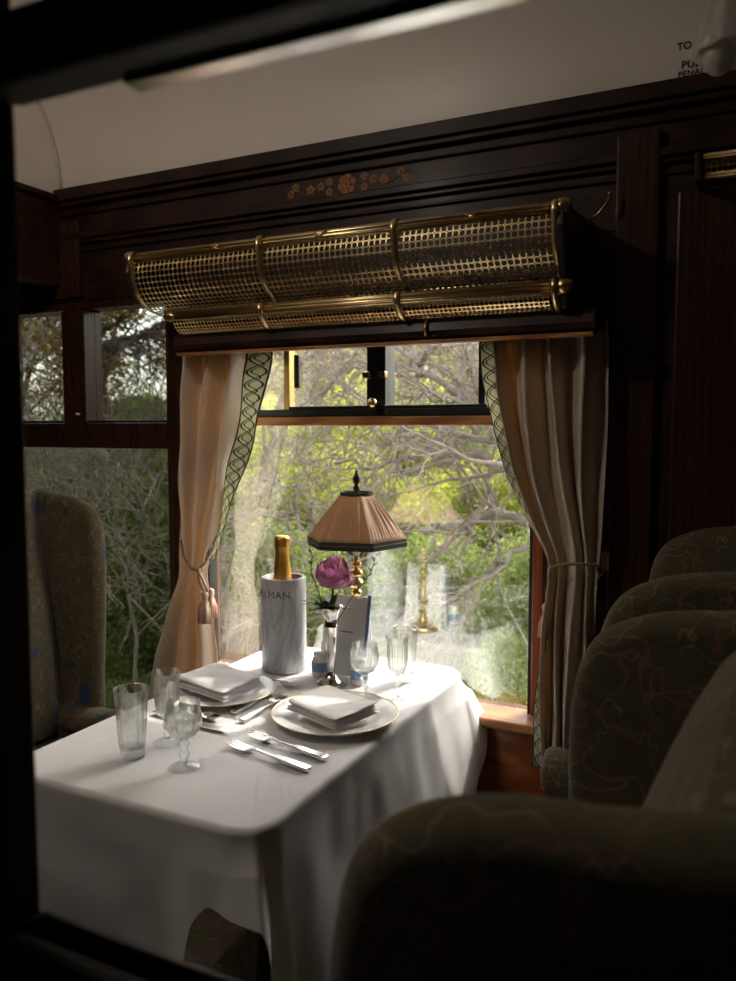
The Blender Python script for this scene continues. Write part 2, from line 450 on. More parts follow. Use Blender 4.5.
# --- coved ceiling
def cove():
    prof = [(1.86, 1.985), (1.85, 2.02), (1.843, 2.08), (1.83, 2.14), (1.805, 2.21), (1.76, 2.28), (1.69, 2.345), (1.59, 2.395), (1.45, 2.43), (1.25, 2.45), (.9, 2.455), (.30, 2.455)]
    g = Geo()
    inner = [[(x, y, z) for (y, z) in prof] for x in (-2.6, .30)]
    outer = [[(x, y + .05, z + .05) for (y, z) in prof] for x in (-2.6, .30)]
    g.grid(inner); g.grid(outer); return g
struct(cove().build('ceiling', M['plaster'], smooth=True))
g = Geo()   # bead joint on the cove
g.tube([(-1.953, y - .004, z) for (y, z) in ((1.85, 2.02), (1.843, 2.08), (1.83, 2.14), (1.805, 2.21), (1.76, 2.28), (1.69, 2.345), (1.59, 2.395), (1.45, 2.43))], .006, 8)
struct(g.build('trim_7', M['bead']))
# bulkhead across the compartment: pale lunette over a dark header
g = Geo(); g.box(-2.02, -1.955, .36, 1.85, 2.0, 2.46)
struct(g.build('wall_lunette', M['plaster'], smooth=False)).name = 'wall_upper_left'
g = Geo(); g.box(-2.03, -1.95, .36, 1.849, 1.74, 1.985).box(-2.04, -1.935, .36, 1.849, 1.985, 2.004)
struct(g.build('trim_8', M['mahog'], smooth=False, bevel=.004))
# end walls, floor, corridor shell
g = Geo(); g.box(-2.66, -2.6, -.75, 1.96, 0, 2.5)
struct(g.build('wall_left', M['mahog_v'], smooth=False))
g = Geo(); g.box(.30, .36, -.75, 1.96, 0, 2.5)
struct(g.build('wall_right', M['mahog_v'], smooth=False))
g = Geo(); g.box(-2.66, .36, -.75, 1.96, -.06, 0)
struct(g.build('floor', M['carpet'], smooth=False))
g = Geo(); g.box(-2.66, .36, -.75, .30, 2.455, 2.52)
struct(g.build('ceiling_corridor', M['plaster'], smooth=False))
g = Geo(); g.box(-2.6, .30, -.75, -.66, 0, 2.46)
struct(g.build('wall_front', M['mahog'], smooth=False))
# --- corridor screen: the opening the view looks through
S0, S1 = .35, .385
g = wall_with_holes(-2.6, .30, 0, 2.455, S0, S1, [(-.444, .16, .966, 1.95), (-1.75, -.80, .95, 1.95)])
struct(g.build('wall_corridor_screen', M['ebony'], smooth=False, bevel=.006, seg=3)).name = 'wall_screen'
w3 = struct(thing('window_3', None, None, (-.15, .367, .953)))
g = Geo(); g.box(-.444, .16, S0 - .004, S1, 1.506, 1.548)
g.build('window_frame', M['ebony'], w3, smooth=False, bevel=.008, seg=3)
g = Geo(); g.box(-.345, .16, S1 - .010, S1 + .004, 1.5015, 1.5058)
g.build('bevel_strip', M['chrome'], w3, smooth=False, bevel=.001)
g = Geo(); g.box(-.444, .16, S0 - .010, S1 + .002, .930, .966)
g.build('bottom_rail', M['ebony'], w3, smooth=False, bevel=.01, seg=3)

# notice lettering on the cove
nt = thing('notice_lettering', 'small black capital letters painted on the cream ceiling beside the frosted lamp', 'lettering', (-.16, 1.82, 2.05))
def cove_y(z): return float(np.interp(z, [1.985, 2.02, 2.08, 2.14, 2.21], [1.86, 1.85, 1.843, 1.83, 1.805])) - .0012
for (txt, px, py, h) in (('TO S', 677, 51, .0145), ('PULL', 681, 68.5, .0155), ('PENALTY', 677.5, 77, .0125)):
    p = on_y(px, py, 1.842); vs, fs = text_geo(txt, h * 1.35, .0003, 'LEFT', 1.06, .018)
    g = Geo(); g.add([(p.x + v[0], cove_y(p.z + v[1]) - v[2], p.z + v[1]) for v in vs], fs)
    g.build('letters', M['black'], nt, smooth=False)

# marquetry on the frieze
mq = thing('marquetry_inlay', 'band of orange flower marquetry inlaid in the dark frieze above the luggage rack', 'inlay', (-.965, W - .0015, 1.917))
def flower(g, cx, cz, r, n=5, y=W - .0012):
    for k in range(n):
        a = 2 * PI * k / n + .3
        c = (cx + .6 * r * math.cos(a), cz + .6 * r * math.sin(a))
        poly = [(c[0] + .42 * r * math.cos(t), c[1] + .42 * r * math.sin(t)) for t in [2 * PI * i / 8 for i in range(8)]]
        g.prism(poly, 'y', y, y + .001)
g = Geo(); g2 = Geo(); cz = 1.918
flower(g, -.97, cz, .026, 6); flower(g, -.97, cz, .012, 5, W - .0020)
for sx in (-1, 1):
    flower(g, -.97 + sx * .105, cz - .002, .013); 
    for (dx, dz, r) in ((.05, .012, .011), (.05, -.013, .011), (.075, .003, .012), (.15, .01, .012), (.165, -.006, .011)): flower(g2, -.97 + sx * dx, cz + dz, r)
    pts = [(-.97 + sx * (.03 + .16 * t), W - .0014, cz + .012 * math.sin(9 * t)) for t in np.linspace(0, 1, 14)]
    g2.tube(pts, .0012, 5)
g.build('blossoms', M['inlay'], mq, smooth=False); g2.build('sprays', M['inlay2'], mq, smooth=False)

# ================================================================== LUGGAGE RACK
def reeded(g, p, q, r=.011, k=6):
    p, q = Vector(p), Vector(q); d = (q - p).normalized(); u = d.orthogonal().normalized(); w = d.cross(u)
    g.tube([p, q], r * .72, 10)
    for i in range(k):
        a = 2 * PI * i / k; o = (u * math.cos(a) + w * math.sin(a)) * r * .68
        g.tube([p + o, q + o], r * .36, 6)
def cane(g, path, x0, x1, pitch, th=.0012):
    """brass basket mesh: bars with eight-sided holes and a knot at each crossing, along a curved profile (y,z)."""
    P = [Vector((0, a, b)) for a, b in path]; L = [0]
    for i in range(1, len(P)): L.append(L[-1] + (P[i] - P[i - 1]).length)
    nv = max(2, round(L[-1] / pitch)); nu = round((x1 - x0) / pitch)
    def at(u, v):
        s = min(max(v / nv, 0), 1) * L[-1]
        return (x0 + (x1 - x0) * u / nu, float(np.interp(s, L, [p.y for p in P])), float(np.interp(s, L, [p.z for p in P])))
    b = .085; c = .30
    for i in range(nu):
        for j in range(nv):
            sq = [(0, 0), (c, 0), (1 - c, 0), (1, 0), (1, c), (1, 1 - c), (1, 1), (1 - c, 1), (c, 1), (0, 1), (0, 1 - c), (0, c)]
            oc = [(b, c), (c, b), (1 - c, b), (1 - b, c), (1 - b, 1 - c), (1 - c, 1 - b), (c, 1 - b), (b, 1 - c)]
            vs = [at(i + a, j + d) for a, d in sq] + [at(i + a, j + d) for a, d in oc]
            g.add(vs, [(0, 1, 13, 12, 11), (1, 2, 14, 13), (2, 3, 4, 15, 14), (4, 5, 16, 15), (5, 6, 7, 17, 16), (7, 8, 18, 17), (8, 9, 10, 19, 18), (10, 11, 12, 19)])
    for i in range(0, nu + 1):
        for j in range(0, nv + 1):
            p = at(i, j); r = pitch * .2
            q = (p[0], p[1] - .0022, p[2] - .0006)
            g.add([(p[0] - r, p[1], p[2]), (p[0], p[1], p[2] - r), (p[0] + r, p[1], p[2]), (p[0], p[1], p[2] + r), q], [(0, 1, 4), (1, 2, 4), (2, 3, 4), (3, 0, 4)])
XA, XB = -1.475, -.385
rack = thing('luggage_rack', 'long brass luggage rack with pierced basket front above the main window', 'luggage rack', (-.93, W, 1.66))
XL = on_y(172, 321, 1.655).x
TOPP = (1.63, 1.738); LOWP = (1.655, 1.588)
g = Geo(); reeded(g, (XA, *TOPP), (XB, *TOPP), .0125, 7); g.build('top_rail', M['gilt'], rack)
upper = [(1.628, 1.728), (1.622, 1.705), (1.624, 1.680), (1.634, 1.655), (1.655, 1.630), (1.690, 1.612), (1.74, 1.604), (1.84, 1.602)]
g = Geo(); cane(g, upper, XA + .005, XB - .005, .0140); g.build('basket_mesh', M['gilt'], rack, smooth=False, solid=.0012)
g = Geo(); reeded(g, (XL, *LOWP), (XB, *LOWP), .0115, 7); g.build('lower_rail', M['gilt'], rack)
lower = [(1.653, 1.578), (1.660, 1.562), (1.675, 1.550), (1.70, 1.545)]
g = Geo(); cane(g, lower, XL + .005, XB - .02, .0105); g.build('lower_mesh', M['gilt'], rack, smooth=False, solid=.001)
def strap(g, x, path, w=.014, t=.004):
    rs = [[(x - w / 2, y - t, z), (x, y - t * 1.9, z - .001), (x + w / 2, y - t, z), (x + w / 2, y + t, z), (x - w / 2, y + t, z)] for y, z in path]
    g.rings(rs)
sp = [(1.645, 1.754), (1.628, 1.755), (1.614, 1.745), (1.612, 1.728)] + upper[1:]
for x in (XA, on_y(262, 270, 1.63).x, on_y(396, 248, 1.63).x, XB):
    g = Geo(); strap(g, x, sp)
    g.build('strap', M['gilt'], rack)
lp = [(1.668, 1.602), (1.655, 1.604), (1.641, 1.597), (1.640, 1.582), (1.652, 1.565), (1.668, 1.549), (1.70, 1.541)]
for x in (on_y(262, 315, 1.65).x, on_y(398, 300, 1.65).x, XB - .005):
    g = Geo(); strap(g, x, lp, .013); g.build('strap', M['gilt'], rack)
g = Geo(); g.prism([(1.62, 1.75), (1.612, 1.70), (1.625, 1.65), (1.70, 1.63), (1.845, 1.70), (1.845, 1.76), (1.72, 1.752)], 'x', XA - .02, XA - .006)
g.build('end_bracket', M['darkmetal'], rack, smooth=False, bevel=.004)
for x in (XB + .012,):
    g = Geo(); pl = [(1.60 + .02, 1.75), (1.612, 1.70), (1.625, 1.65), (1.645, 1.60), (1.66, 1.545), (1.845, 1.545), (1.845, 1.76), (1.72, 1.752)]
    g.prism(pl, 'x', x - .008, x + .008)
    g.build('end_bracket', M['darkmetal'], rack, smooth=False, bevel=.004)
for (x, q, r_) in ((XA - .012, TOPP, .0185), (XB + .012, TOPP, .0185), (XL - .004, LOWP, .014), (XB + .012, LOWP, .016)):
    g = Geo(); g.lathe([(.001, -.02), (r_ * .6, -.018), (r_ * .8, -.012), (r_, -.004), (r_, .004), (r_ * .8, .012), (r_ * .6, .018), (.001, .02)], (0, 0, 0), 20)
    g.v = [(x + p[2], q[0] + p[0], q[1] + p[1]) for p in g.v]; g.build('finial', M['brass'], rack)
for x in (on_y(215, 256, 1.62).x, on_y(320, 243, 1.62).x, on_y(472, 220, 1.62).x):
    g = Geo()
    for sg in (-1, 1): g.tube([(x - .02, 1.6175, 1.738 - sg * .008), (x, 1.6155, 1.738), (x + .02, 1.6175, 1.738 + sg * .008)], .0016, 6)
    g.build('cross_ribbon', M['brass'], rack)
# short rack at the right edge
rk = thing('luggage_rack', 'short end of a second brass luggage rack at the right edge of the photo', 'luggage rack', (.05, W, 1.82))
g = Geo(); reeded(g, (-.128, 1.74, 1.829), (.28, 1.74, 1.829), .007, 6); g.build('top_rail', M['gilt'], rk)
g = Geo(); reeded(g, (-.128, 1.752, 1.795), (.28, 1.752, 1.795), .007, 6); g.build('lower_rail', M['gilt'], rk)
g = Geo(); cane(g, [(1.742, 1.822), (1.744, 1.81), (1.75, 1.80)], -.12, .28, .010); g.build('basket_mesh', M['brass'], rk, smooth=False, solid=.001)
g = Geo(); g.prism([(1.728, 1.838), (1.742, 1.786), (1.848, 1.79), (1.848, 1.83)], 'x', -.140, -.126); g.build('end_bracket', M['darkmetal'], rk, smooth=False, bevel=.004)

# pelmet board beneath the rack
pm = thing('pelmet', 'dark mahogany pelmet board across the top of the curtains', 'pelmet', (-.87, W, 1.52))
x0, x1 = on_y(175, 335, 1.70).x, on_y(597, 322, 1.70).x
prof = [(1.700, 1.548), (1.690, 1.535), (1.686, 1.518), (1.690, 1.505), (1.702, 1.500), (1.716, 1.498), (1.716, 1.512), (1.845, 1.512), (1.845, 1.542)]
g = Geo(); g.prism(prof, 'x', x0, x1); g.build('board', M['mahog'], pm, smooth=False, bevel=.003)
g = Geo(); g.box(x0 + .01, x1 - .005, 1.690, 1.715, 1.491, 1.4985); g.build('lit_bottom_edge', M['teak'], pm, smooth=False, bevel=.002)  # orange strip puts the light along the pelmet's lower edge into colour
g = Geo()
xb = on_y(427, 320, 1.69).x; g.tube([(xb, 1.688, 1.542), (xb, 1.680, 1.525), (xb, 1.684, 1.508)], .004, 8); g.build('clip', M['brass'], pm)

# brass hooks and wall fittings
hk = thing('coat_hook', 'curved brass coat hook on the dark wall right of the luggage rack', 'hook', (-.32, W - .02, 1.78))
g = Geo(); pts = [(-.365, 1.84, 1.752), (-.352, 1.80, 1.750), (-.335, 1.79, 1.756), (-.318, 1.79, 1.775), (-.311, 1.795, 1.795)]
g.tube(pts, .0028, 8); g.ball((-.311, 1.795, 1.798), .005); g.build('arm', M['brass'], hk)
g = Geo(); g.ball((-.366, 1.842, 1.752), .009); g.build('rose', M['brass'], hk)
hb = thing('tieback_hook', 'small brass tieback plate screwed to the wall right of the right curtain', 'hook', (-.307, 1.826, 1.0))
g = Geo(); g.box(-.316, -.300, 1.820, 1.8275, .985, 1.028); g.build('plate', M['gilt'], hb, smooth=False, bevel=.002)
g = Geo(); g.tube(fillet_path([(-.308, 1.822, .99), (-.308, 1.80, .985), (-.318, 1.79, .972), (-.326, 1.795, .985)], .006), .003, 8); g.build('hook_arm', M['brass'], hb)
g = Geo(); g.ball((-.309, 1.818, 1.015), .003, 8, 6); g.build('screw', M['darkmetal'], hb)

# frosted ceiling lamp, upper right
lc = on_y(738, 53, 1.30); cl = thing('ceiling_lamp', 'frosted glass bell lamp hanging from the ceiling at the top right corner', 'lamp', (lc.x, 1.30, 2.45))
c = (lc.x, 1.30, lc.z)
prof = [(.0575, .0), (.0590, .004), (.0585, .014), (.056, .032), (.051, .052), (.043, .072), (.033, .088), (.022, .098), (.012, .102), (.010, .10), (.021, .095), (.031, .085), (.041, .070), (.049, .051), (.054, .032), (.0565, .014)]
g = Geo(); g.lathe(prof, c, 60, lambda a, z: 1 + .035 * math.cos(10 * a), caps=(False, False)); g.build('lamp_shade', M['frost'], cl)
g = Geo(); g.tube([(c[0], 1.30, 2.45), (c[0], 1.30, c[2] + .04)], .007); g.build('rod', M['brass'], cl)
g = Geo(); g.lathe([(.05, -.03), (.05, -.02), (.02, 0)], (c[0], 1.30, 2.45), 24); g.build('ceiling_rose', M['brass'], cl)
g = Geo(); g.ball((c[0] - .024, 1.285, c[2] - .006), .022, 18, 12, 1.2); g.build('bulb', M['frost'], cl)

# ================================================================== CURTAINS
YC = 1.775
def curtain(label, rows, border, nf, amp, inner, name='curtain', phase=0.0, seed=1):
    """rows: (y_px, left_px, right_px, fold depth); border: (y_px, inner_px, outer_px)"""
    rows = [(on_y(l, y, YC).z, on_y(l, y, YC).x, on_y(r, y, YC).x, a) for (y, l, r, a) in rows]
    zs = [r[0] for r in rows][::-1]; N = 90; NU = 120
    xl = [r[1] for r in rows][::-1]; xr = [r[2] for r in rows][::-1]; aa = [r[3] for r in rows][::-1]
    zz = np.linspace(zs[-1], zs[0], N)
    def sm(v):
        v = np.interp(zz, zs, v); k = np.ones(7) / 7; p = np.pad(v, 3, mode='edge'); return np.convolve(p, k, 'valid')
    XL, XR, AA = sm(xl), sm(xr), sm(aa)
    def pt(i, u):
        z = zz[i]; wob = .55 * nz(u * 2.2 + seed, z * 3.1, seed) + .25 * nz(u * 5 + seed, z * 7, 3.3)
        ph = 2 * PI * nf * (u + .06 * wob) + phase
        d = math.sin(ph) + .22 * math.sin(2.0 * ph + 1 + 2 * z)
        y = YC - AA[i] * d * amp + .010 * nz(u * 3, z * 9, seed + 4)
        x = lerp(XL[i], XR[i], u) + .004 * math.sin(ph * .5 + z * 6)
        return (x, y, z)
    root = thing(name, label, 'curtain', (rows[0][1], YC, rows[-1][0]))
    g = Geo(); g.grid([[pt(i, j / NU) for j in range(NU + 1)] for i in range(N)])
    g.build('drape', M['satin'], root, solid=.0015)
    # patterned border along the window edge
    br = [(on_y(a, y, YC).z, on_y(a, y, YC).x, on_y(b, y, YC).x) for (y, a, b) in border]
    bz = [r[0] for r in br][::-1]; z1 = np.linspace(bz[-1], bz[0], 70)
    B = 12; P = []; 
    for z in z1:
        a = interp(z, bz, [r[1] for r in br][::-1]); b = interp(z, bz, [r[2] for r in br][::-1])
        P.append([(lerp(a, b, k / B), YC + .004 + .008 * math.sin(k / B * 2.6 + z * 25) - .004 * k / B, z) for k in range(B + 1)])
    g = Geo(); g.grid(P); o = g.build('border', M['border'], root, solid=.0012)
    me = o.data; uvl = me.uv_layers.new(name='UVMap')
    for lp_ in me.loops:
        i, k = divmod(lp_.vertex_index, B + 1); uvl.data[lp_.index].uv = (k / B, z1[i])
    return root
left_rows = [(338, 187, 246, 1.0), (360, 185, 247, 1.0), (420, 183, 236, 1.0), (480, 181, 226, .8), (535, 181, 215, .5), (562, 182, 205, .3), (578, 181, 203, .3), (600, 173, 208, .5), (640, 162, 212, .7), (690, 152, 214, .8), (720, 147, 214, .8)]
left_border = [(338, 245, 273), (360, 246, 271), (400, 240, 264), (440, 233, 254), (480, 225, 240), (520, 217, 227), (560, 206, 213)]
curtain('champagne satin curtain on the left of the main window, tied back above the table', left_rows, left_border, 2.6, .026, 1, seed=2, phase=.6)
right_rows = [(325, 497, 606, 1.0), (400, 502, 606, 1.0), (470, 514, 604, .9), (520, 532, 602, .7), (550, 547, 600, .5), (566, 551, 599, .4), (585, 548, 598, .5), (640, 543, 596, .8), (700, 543, 592, .8), (760, 546, 586, .8), (785, 548, 582, .8)]
right_border = [(325, 477, 499), (380, 482, 502), (430, 492, 507), (470, 505, 516), (520, 526, 534), (560, 547, 552), (600, 547, 550), (660, 539, 545), (720, 533, 546), (768, 531, 549)]
curtain('champagne satin curtain on the right of the main window, hanging in deep folds', right_rows, right_border, 3.7, .030, 0, seed=5, phase=2.0)
def rope(pts, r=.0045, turns=9):
    g = Geo(); pts = [Vector(p) for p in pts]
    P = []
    for i in range(len(pts) - 1):
        for k in range(8): P.append(pts[i].lerp(pts[i + 1], k / 8))
    P.append(pts[-1]); n = len(P)
    for s_ in (0, PI):
        Q = []
        for i, p in enumerate(P):
            a = 2 * PI * turns * i / n + s_
            Q.append(p + Vector((0, math.cos(a), math.sin(a))) * r * .55)
        g.tube(Q, r * .6, 6)
    return g
def tassel(parent, c, L=.075, r=.016):
    g = Geo(); g.lathe([(.004, .004), (r * .62, 0), (r * .7, -.008), (r * .55, -.018), (r * .62, -.022)], c, 20); g.build('tassel_head', M['tassel'], parent)
    g = Geo()
    for k in range(34):
        a = 2 * PI * k / 34; rr = r * (.9 + .25 * rnd.random()); b = (c[0] + r * .45 * math.cos(a), c[1] + r * .45 * math.sin(a), c[2] - .02)
        g.tube([b, (c[0] + rr * math.cos(a), c[1] + rr * math.sin(a), c[2] - .045), (c[0] + rr * 1.1 * math.cos(a), c[1] + rr * 1.1 * math.sin(a), c[2] - L * (.95 + .08 * rnd.random()))], [.0022, .003, .0022], 5)
    g.build('fringe', M['tassel'], parent)
YT = 1.742
tb = thing('curtain_tieback', 'braided cord with pink tassel tying back the left curtain', 'tieback', tuple(on_y(197, 572, YT)))
pts = [on_y(181, 540, YT + .01), on_y(184, 556, YT - .006), on_y(191, 568, YT - .012), on_y(198, 570, YT - .012), on_y(206, 562, YT - .006), on_y(215, 546, YT + .02)]
rope(pts).build('cord', M['cord'], tb)
g = Geo(); p = on_y(198, 570, YT - .014)
g.tube([p, on_y(199, 580, YT - .014), on_y(204, 592, YT - .014)], .004, 8).tube([p, on_y(203, 580, YT - .012), on_y(208, 592, YT - .012)], .0035, 8).ball(p, .007, 10, 6); g.build('knot', M['cord'], tb)
tassel(tb, tuple(on_y(205, 592, YT - .014)), .084, .016)
tassel(tb, tuple(on_y(211, 590, YT - .002)), .076, .013)
tb2 = thing('curtain_tieback', 'braided cord looped round the right curtain to its wall hook', 'tieback', tuple(on_y(575, 566, YT)))
pts = [on_y(549, 574, YT + .02), on_y(551, 567, YT - .004), on_y(565, 564, YT - .012), on_y(582, 564, YT - .012), on_y(597, 565, YT - .002), (-.318, 1.79, .985)]
rope(pts, .004, 11).build('cord', M['cord'], tb2)
tassel(tb2, tuple(on_y(546, 605, YT + .045)), .075, .013)
g = Geo(); g.tube([on_y(550, 570, YT + .01), on_y(547, 590, YT + .04), on_y(546, 605, YT + .045)], .003, 6); g.build('tassel_cord', M['cord'], tb2)

# ================================================================== TABLE AND CLOTH
TZ = .722
TX0, TX1, TY0, TY1 = -1.155, -.635, .925, 1.805
tbl = thing('dining_table', 'small dining table under the white cloth, standing against the window wall', 'table', (-.9, 1.36, 0))
g = Geo(); g.box(TX0 + .01, TX1 - .01, TY0 + .01, TY1 - .01, TZ - .032, TZ - .003); g.build('tabletop', M['mahog'], tbl, smooth=False, bevel=.006)
g = Geo(); g.lathe([(.16, 0), (.16, .02), (.05, .05), (.035, .2), (.035, .55), (.06, .65), (.09, .69)], (-.9, 1.36, 0), 32); g.build('pedestal', M['mahog_v'], tbl)
def tablecloth():
    Rc = .055; re = .010
    cx0, cx1, cy0, cy1 = TX0 + Rc, TX1 - Rc, TY0 + Rc, TY1 - Rc
    per = []   # (core point, normal angle, tag position)
    def seg(p, q, ang, n):
        for i in range(n): t = i / n; per.append((lerp(p[0], q[0], t), lerp(p[1], q[1], t), ang))
    def arc(p, a0, a1, n):
        for i in range(n): per.append((p[0], p[1], lerp(a0, a1, i / n)))
    D = 90
    arc((cx0, cy0), 180, 270, 26); i_f0 = len(per)
    seg((cx0, cy0), (cx1, cy0), 270, 90); i_f1 = len(per)
    arc((cx1, cy0), 270, 360, 60); i_r0 = len(per)
    seg((cx1, cy0), (cx1, cy1), 360, 150); i_r1 = len(per)
    arc((cx1, cy1), 360, 450, 60); i_b0 = len(per)
    seg((cx1, cy1), (cx0, cy1), 450, 80); i_b1 = len(per)
    arc((cx0, cy1), 450, 540, 30); i_l0 = len(per)
    seg((cx0, cy1), (cx0, cy0), 540, 120); n = len(per)
    # hem depth, outward flare and sideways drift keyed along the perimeter
    f = lambda a, b, t: a + (b - a) * t
    K = [(0, .40, .10, 0), (i_f0, .40, .03, 0), (f(i_f0, i_f1, .35), .40, .02, 0), (f(i_f0, i_f1, .74), .40, .03, 0), (f(i_f0, i_f1, .83), .39, .10, 0), (f(i_f0, i_f1, .87), .165, .14, 0), (f(i_f0, i_f1, .95), .122, .13, 0),
         (i_f1, .126, .14, 0), (f(i_f1, i_r0, .35), .135, .26, 0), (f(i_f1, i_r0, .52), .142, .42, 0), (f(i_f1, i_r0, .62), .24, .12, 0), (f(i_f1, i_r0, .75), .40, .05, 0), (i_r0, .44, .06, 0), (f(i_r0, i_r1, .12), .44, .09, 0), (f(i_r0, i_r1, .24), .44, .06, 0), (f(i_r0, i_r1, .40), .44, .08, 0),
         (f(i_r0, i_r1, .58), .43, .06, 0), (f(i_r0, i_r1, .75), .42, .08, 0), (f(i_r0, i_r1, .90), .34, .14, 0), (i_r1, .24, .22, 0), (f(i_r1, i_b0, .3), .17, .40, 0), (f(i_r1, i_b0, .5), .14, .56, 0), (f(i_r1, i_b0, .75), .11, .3, 0), (i_b0, .09, .08, 0), (i_b1, .09, .05, 0), (f(i_b1, i_l0, .5), .2, .25, 0), (i_l0, .30, .08, 0), (f(i_l0, n, .5), .32, .05, 0), (n, .40, .10, 0)]
    ks = [k[0] for k in K]
    def sm(col, w=5):
        v = np.interp(np.arange(n), ks, [k[col] for k in K]); v = np.concatenate([v[-20:], v, v[:20]]); k = np.ones(w) / w
        return np.convolve(v, k, 'same')[20:-20]
    HEM, FL = sm(1), sm(2, 7)
    rings = []; ctr = ((TX0 + TX1) / 2, (TY0 + TY1) / 2)
    E = []
    for (x, y, a) in per:
        nx, ny = math.cos(R(a)), math.sin(R(a)); E.append((x + nx * Rc, y + ny * Rc, nx, ny))
    crease = [((-.80, .985), (-.655, 1.06)), ((-.745, 1.10), (-.655, .955)), ((-1.12, 1.12), (-1.0, .95))]
    S = [0.0]
    for i in range(1, n):
        S.append(S[-1] + math.hypot(E[i][0] - E[i - 1][0], E[i][1] - E[i - 1][1]) + .12 * abs(R(per[i][2] - per[i - 1][2])))
    def topz(x, y):
        z = TZ + .0009 * nz(x * 7, y * 7, 1) 
        for (p, q) in crease:
            px, py = q[0] - p[0], q[1] - p[1]; L2 = px * px + py * py; t = max(0, min(1, ((x - p[0]) * px + (y - p[1]) * py) / L2))
            d = math.hypot(x - p[0] - t * px, y - p[1] - t * py); z += .0014 * math.exp(-(d / .004) ** 2)
        return z
    for s in (0.0, .12, .24, .36, .47, .57, .66, .74, .81, .87, .92, .95, .975, 1.0):
        if s == 0.0: s = .02
        rings.append([(lerp(ctr[0], e[0], s), lerp(ctr[1], e[1], s), topz(lerp(ctr[0], e[0], s), lerp(ctr[1], e[1], s)) if s > .3 else TZ) for e in E])
    NE = 64
    for q in range(1, NE + 1):
        t = (q / NE) ** 1.25; ring = []
        for i, (x, y, nx, ny) in enumerate(E):
            e = HEM[i] * t; h = e
            if h < re * PI / 2: out = re * math.sin(h / re); dz = re * (1 - math.cos(h / re))
            else: out = re; dz = re + (h - re * PI / 2)
            fl = FL[i]; ease = min(1, e / .07)
            o = out + fl * dz * ease; dz2 = dz * math.sqrt(max(.2, 1 - (fl * ease) ** 2))
            wv = .009 * nz(S[i] * 6, e * 2.5, 2.2) * min(1, e / .15) + .004 * nz(S[i] * 15, e * 9, 8.1) * min(1, e / .08)
            o += wv
            tx, ty = -ny, nx
            dr = .010 * nz(S[i] * 4, e * 4, 5.5) * min(1, e / .1)
            ring.append((x + nx * o + tx * dr, y + ny * o + ty * dr, topz(x, y) - dz2))
        rings.append(ring)
    g = Geo(); g.rings(rings, True, False)
    return g
tc = tablecloth().build('tablecloth', M['cloth'], None, (-.9, 1.36, TZ), solid=.0014)
tag(tc, 'white damask cloth draped over the dining table by the window', 'tablecloth')
TT = TZ + .0024   # height things stand on

# ---- plates and napkins
def plate(label, x, y, r):
    t = thing('dinner_plate', label, 'plate', (x, y, TT), 'dinner plates')
    g = Geo(); g.lathe([(.001, .004), (r * .55, .004), (r * .62, .006), (r * .72, .012), (r * .97, .0165), (r, .0175), (r * .985, .0150), (r * .72, .0085), (r * .6, .001), (r * .55, 0), (.001, .0)], (x, y, TT), 72); g.build('dish', M['china'], t, auto=60)
    g = Geo(); g.lathe([(r * .982, .0170), (r * .988, .0180), (r, .0184), (r * 1.004, .0175), (r * .985, .0160)], (x, y, TT), 72, caps=(False, False)); g.build('gilt_rim', M['goldrim'], t)
    return t
plate('white gold-rimmed plate on the right side of the table, near the forks', -.745, 1.365, .126)
plate('white gold-rimmed plate on the left side of the table, behind the glasses', -1.035, 1.385, .118)
def napkin(label, corners, z, th=.026):
    c = [Vector((p[0], p[1], 0)) for p in corners]; ctr = sum(c, Vector()) / 4
    t = tag(Geo().build('x', M['napkin']), None, None); bpy.data.objects.remove(t)
    g = Geo(); n = 26; layers = 4; h = th / layers
    for L in range(layers):
        k = 1 - .014 * ((L * 7) % 3) - .01 * L
        cs = [ctr + (p - ctr) * k for p in c]
        top = []; bot = []
        for i in range(n + 1):
            rt = []; rb = []
            for j in range(n + 1):
                u, v = i / n, j / n
                p = cs[0] * (1 - u) * (1 - v) + cs[1] * u * (1 - v) + cs[2] * u * v + cs[3] * (1 - u) * v
                ed = min(u, 1 - u, v, 1 - v); puff = min(1, ed / .06); puff = math.sin(puff * PI / 2)
                sag = .004 * nz(u * 3 + L, v * 3, z) + .003 * (u - .5)
                zc = z + h * (L + .5) + sag * (L + 1) / layers
                rt.append((p.x, p.y, zc + h * .47 * puff)); rb.append((p.x, p.y, zc - h * .47 * puff))
            top.append(rt); bot.append(rb)
        g.grid(top); g.grid(bot)
    o = g.build('folded_napkin', M['napkin'], None, (ctr.x, ctr.y, z))
    return tag(o, label, 'napkin', 'folded napkins')
zp = TT + .0185
napkin('folded white linen napkin on the right-hand plate', [(-.835, 1.325), (-.800, 1.435), (-.655, 1.385), (-.690, 1.265)], zp)
napkin('folded white linen napkin on the left-hand plate', [(-1.135, 1.345), (-1.105, 1.46), (-.955, 1.43), (-.965, 1.300)], zp)

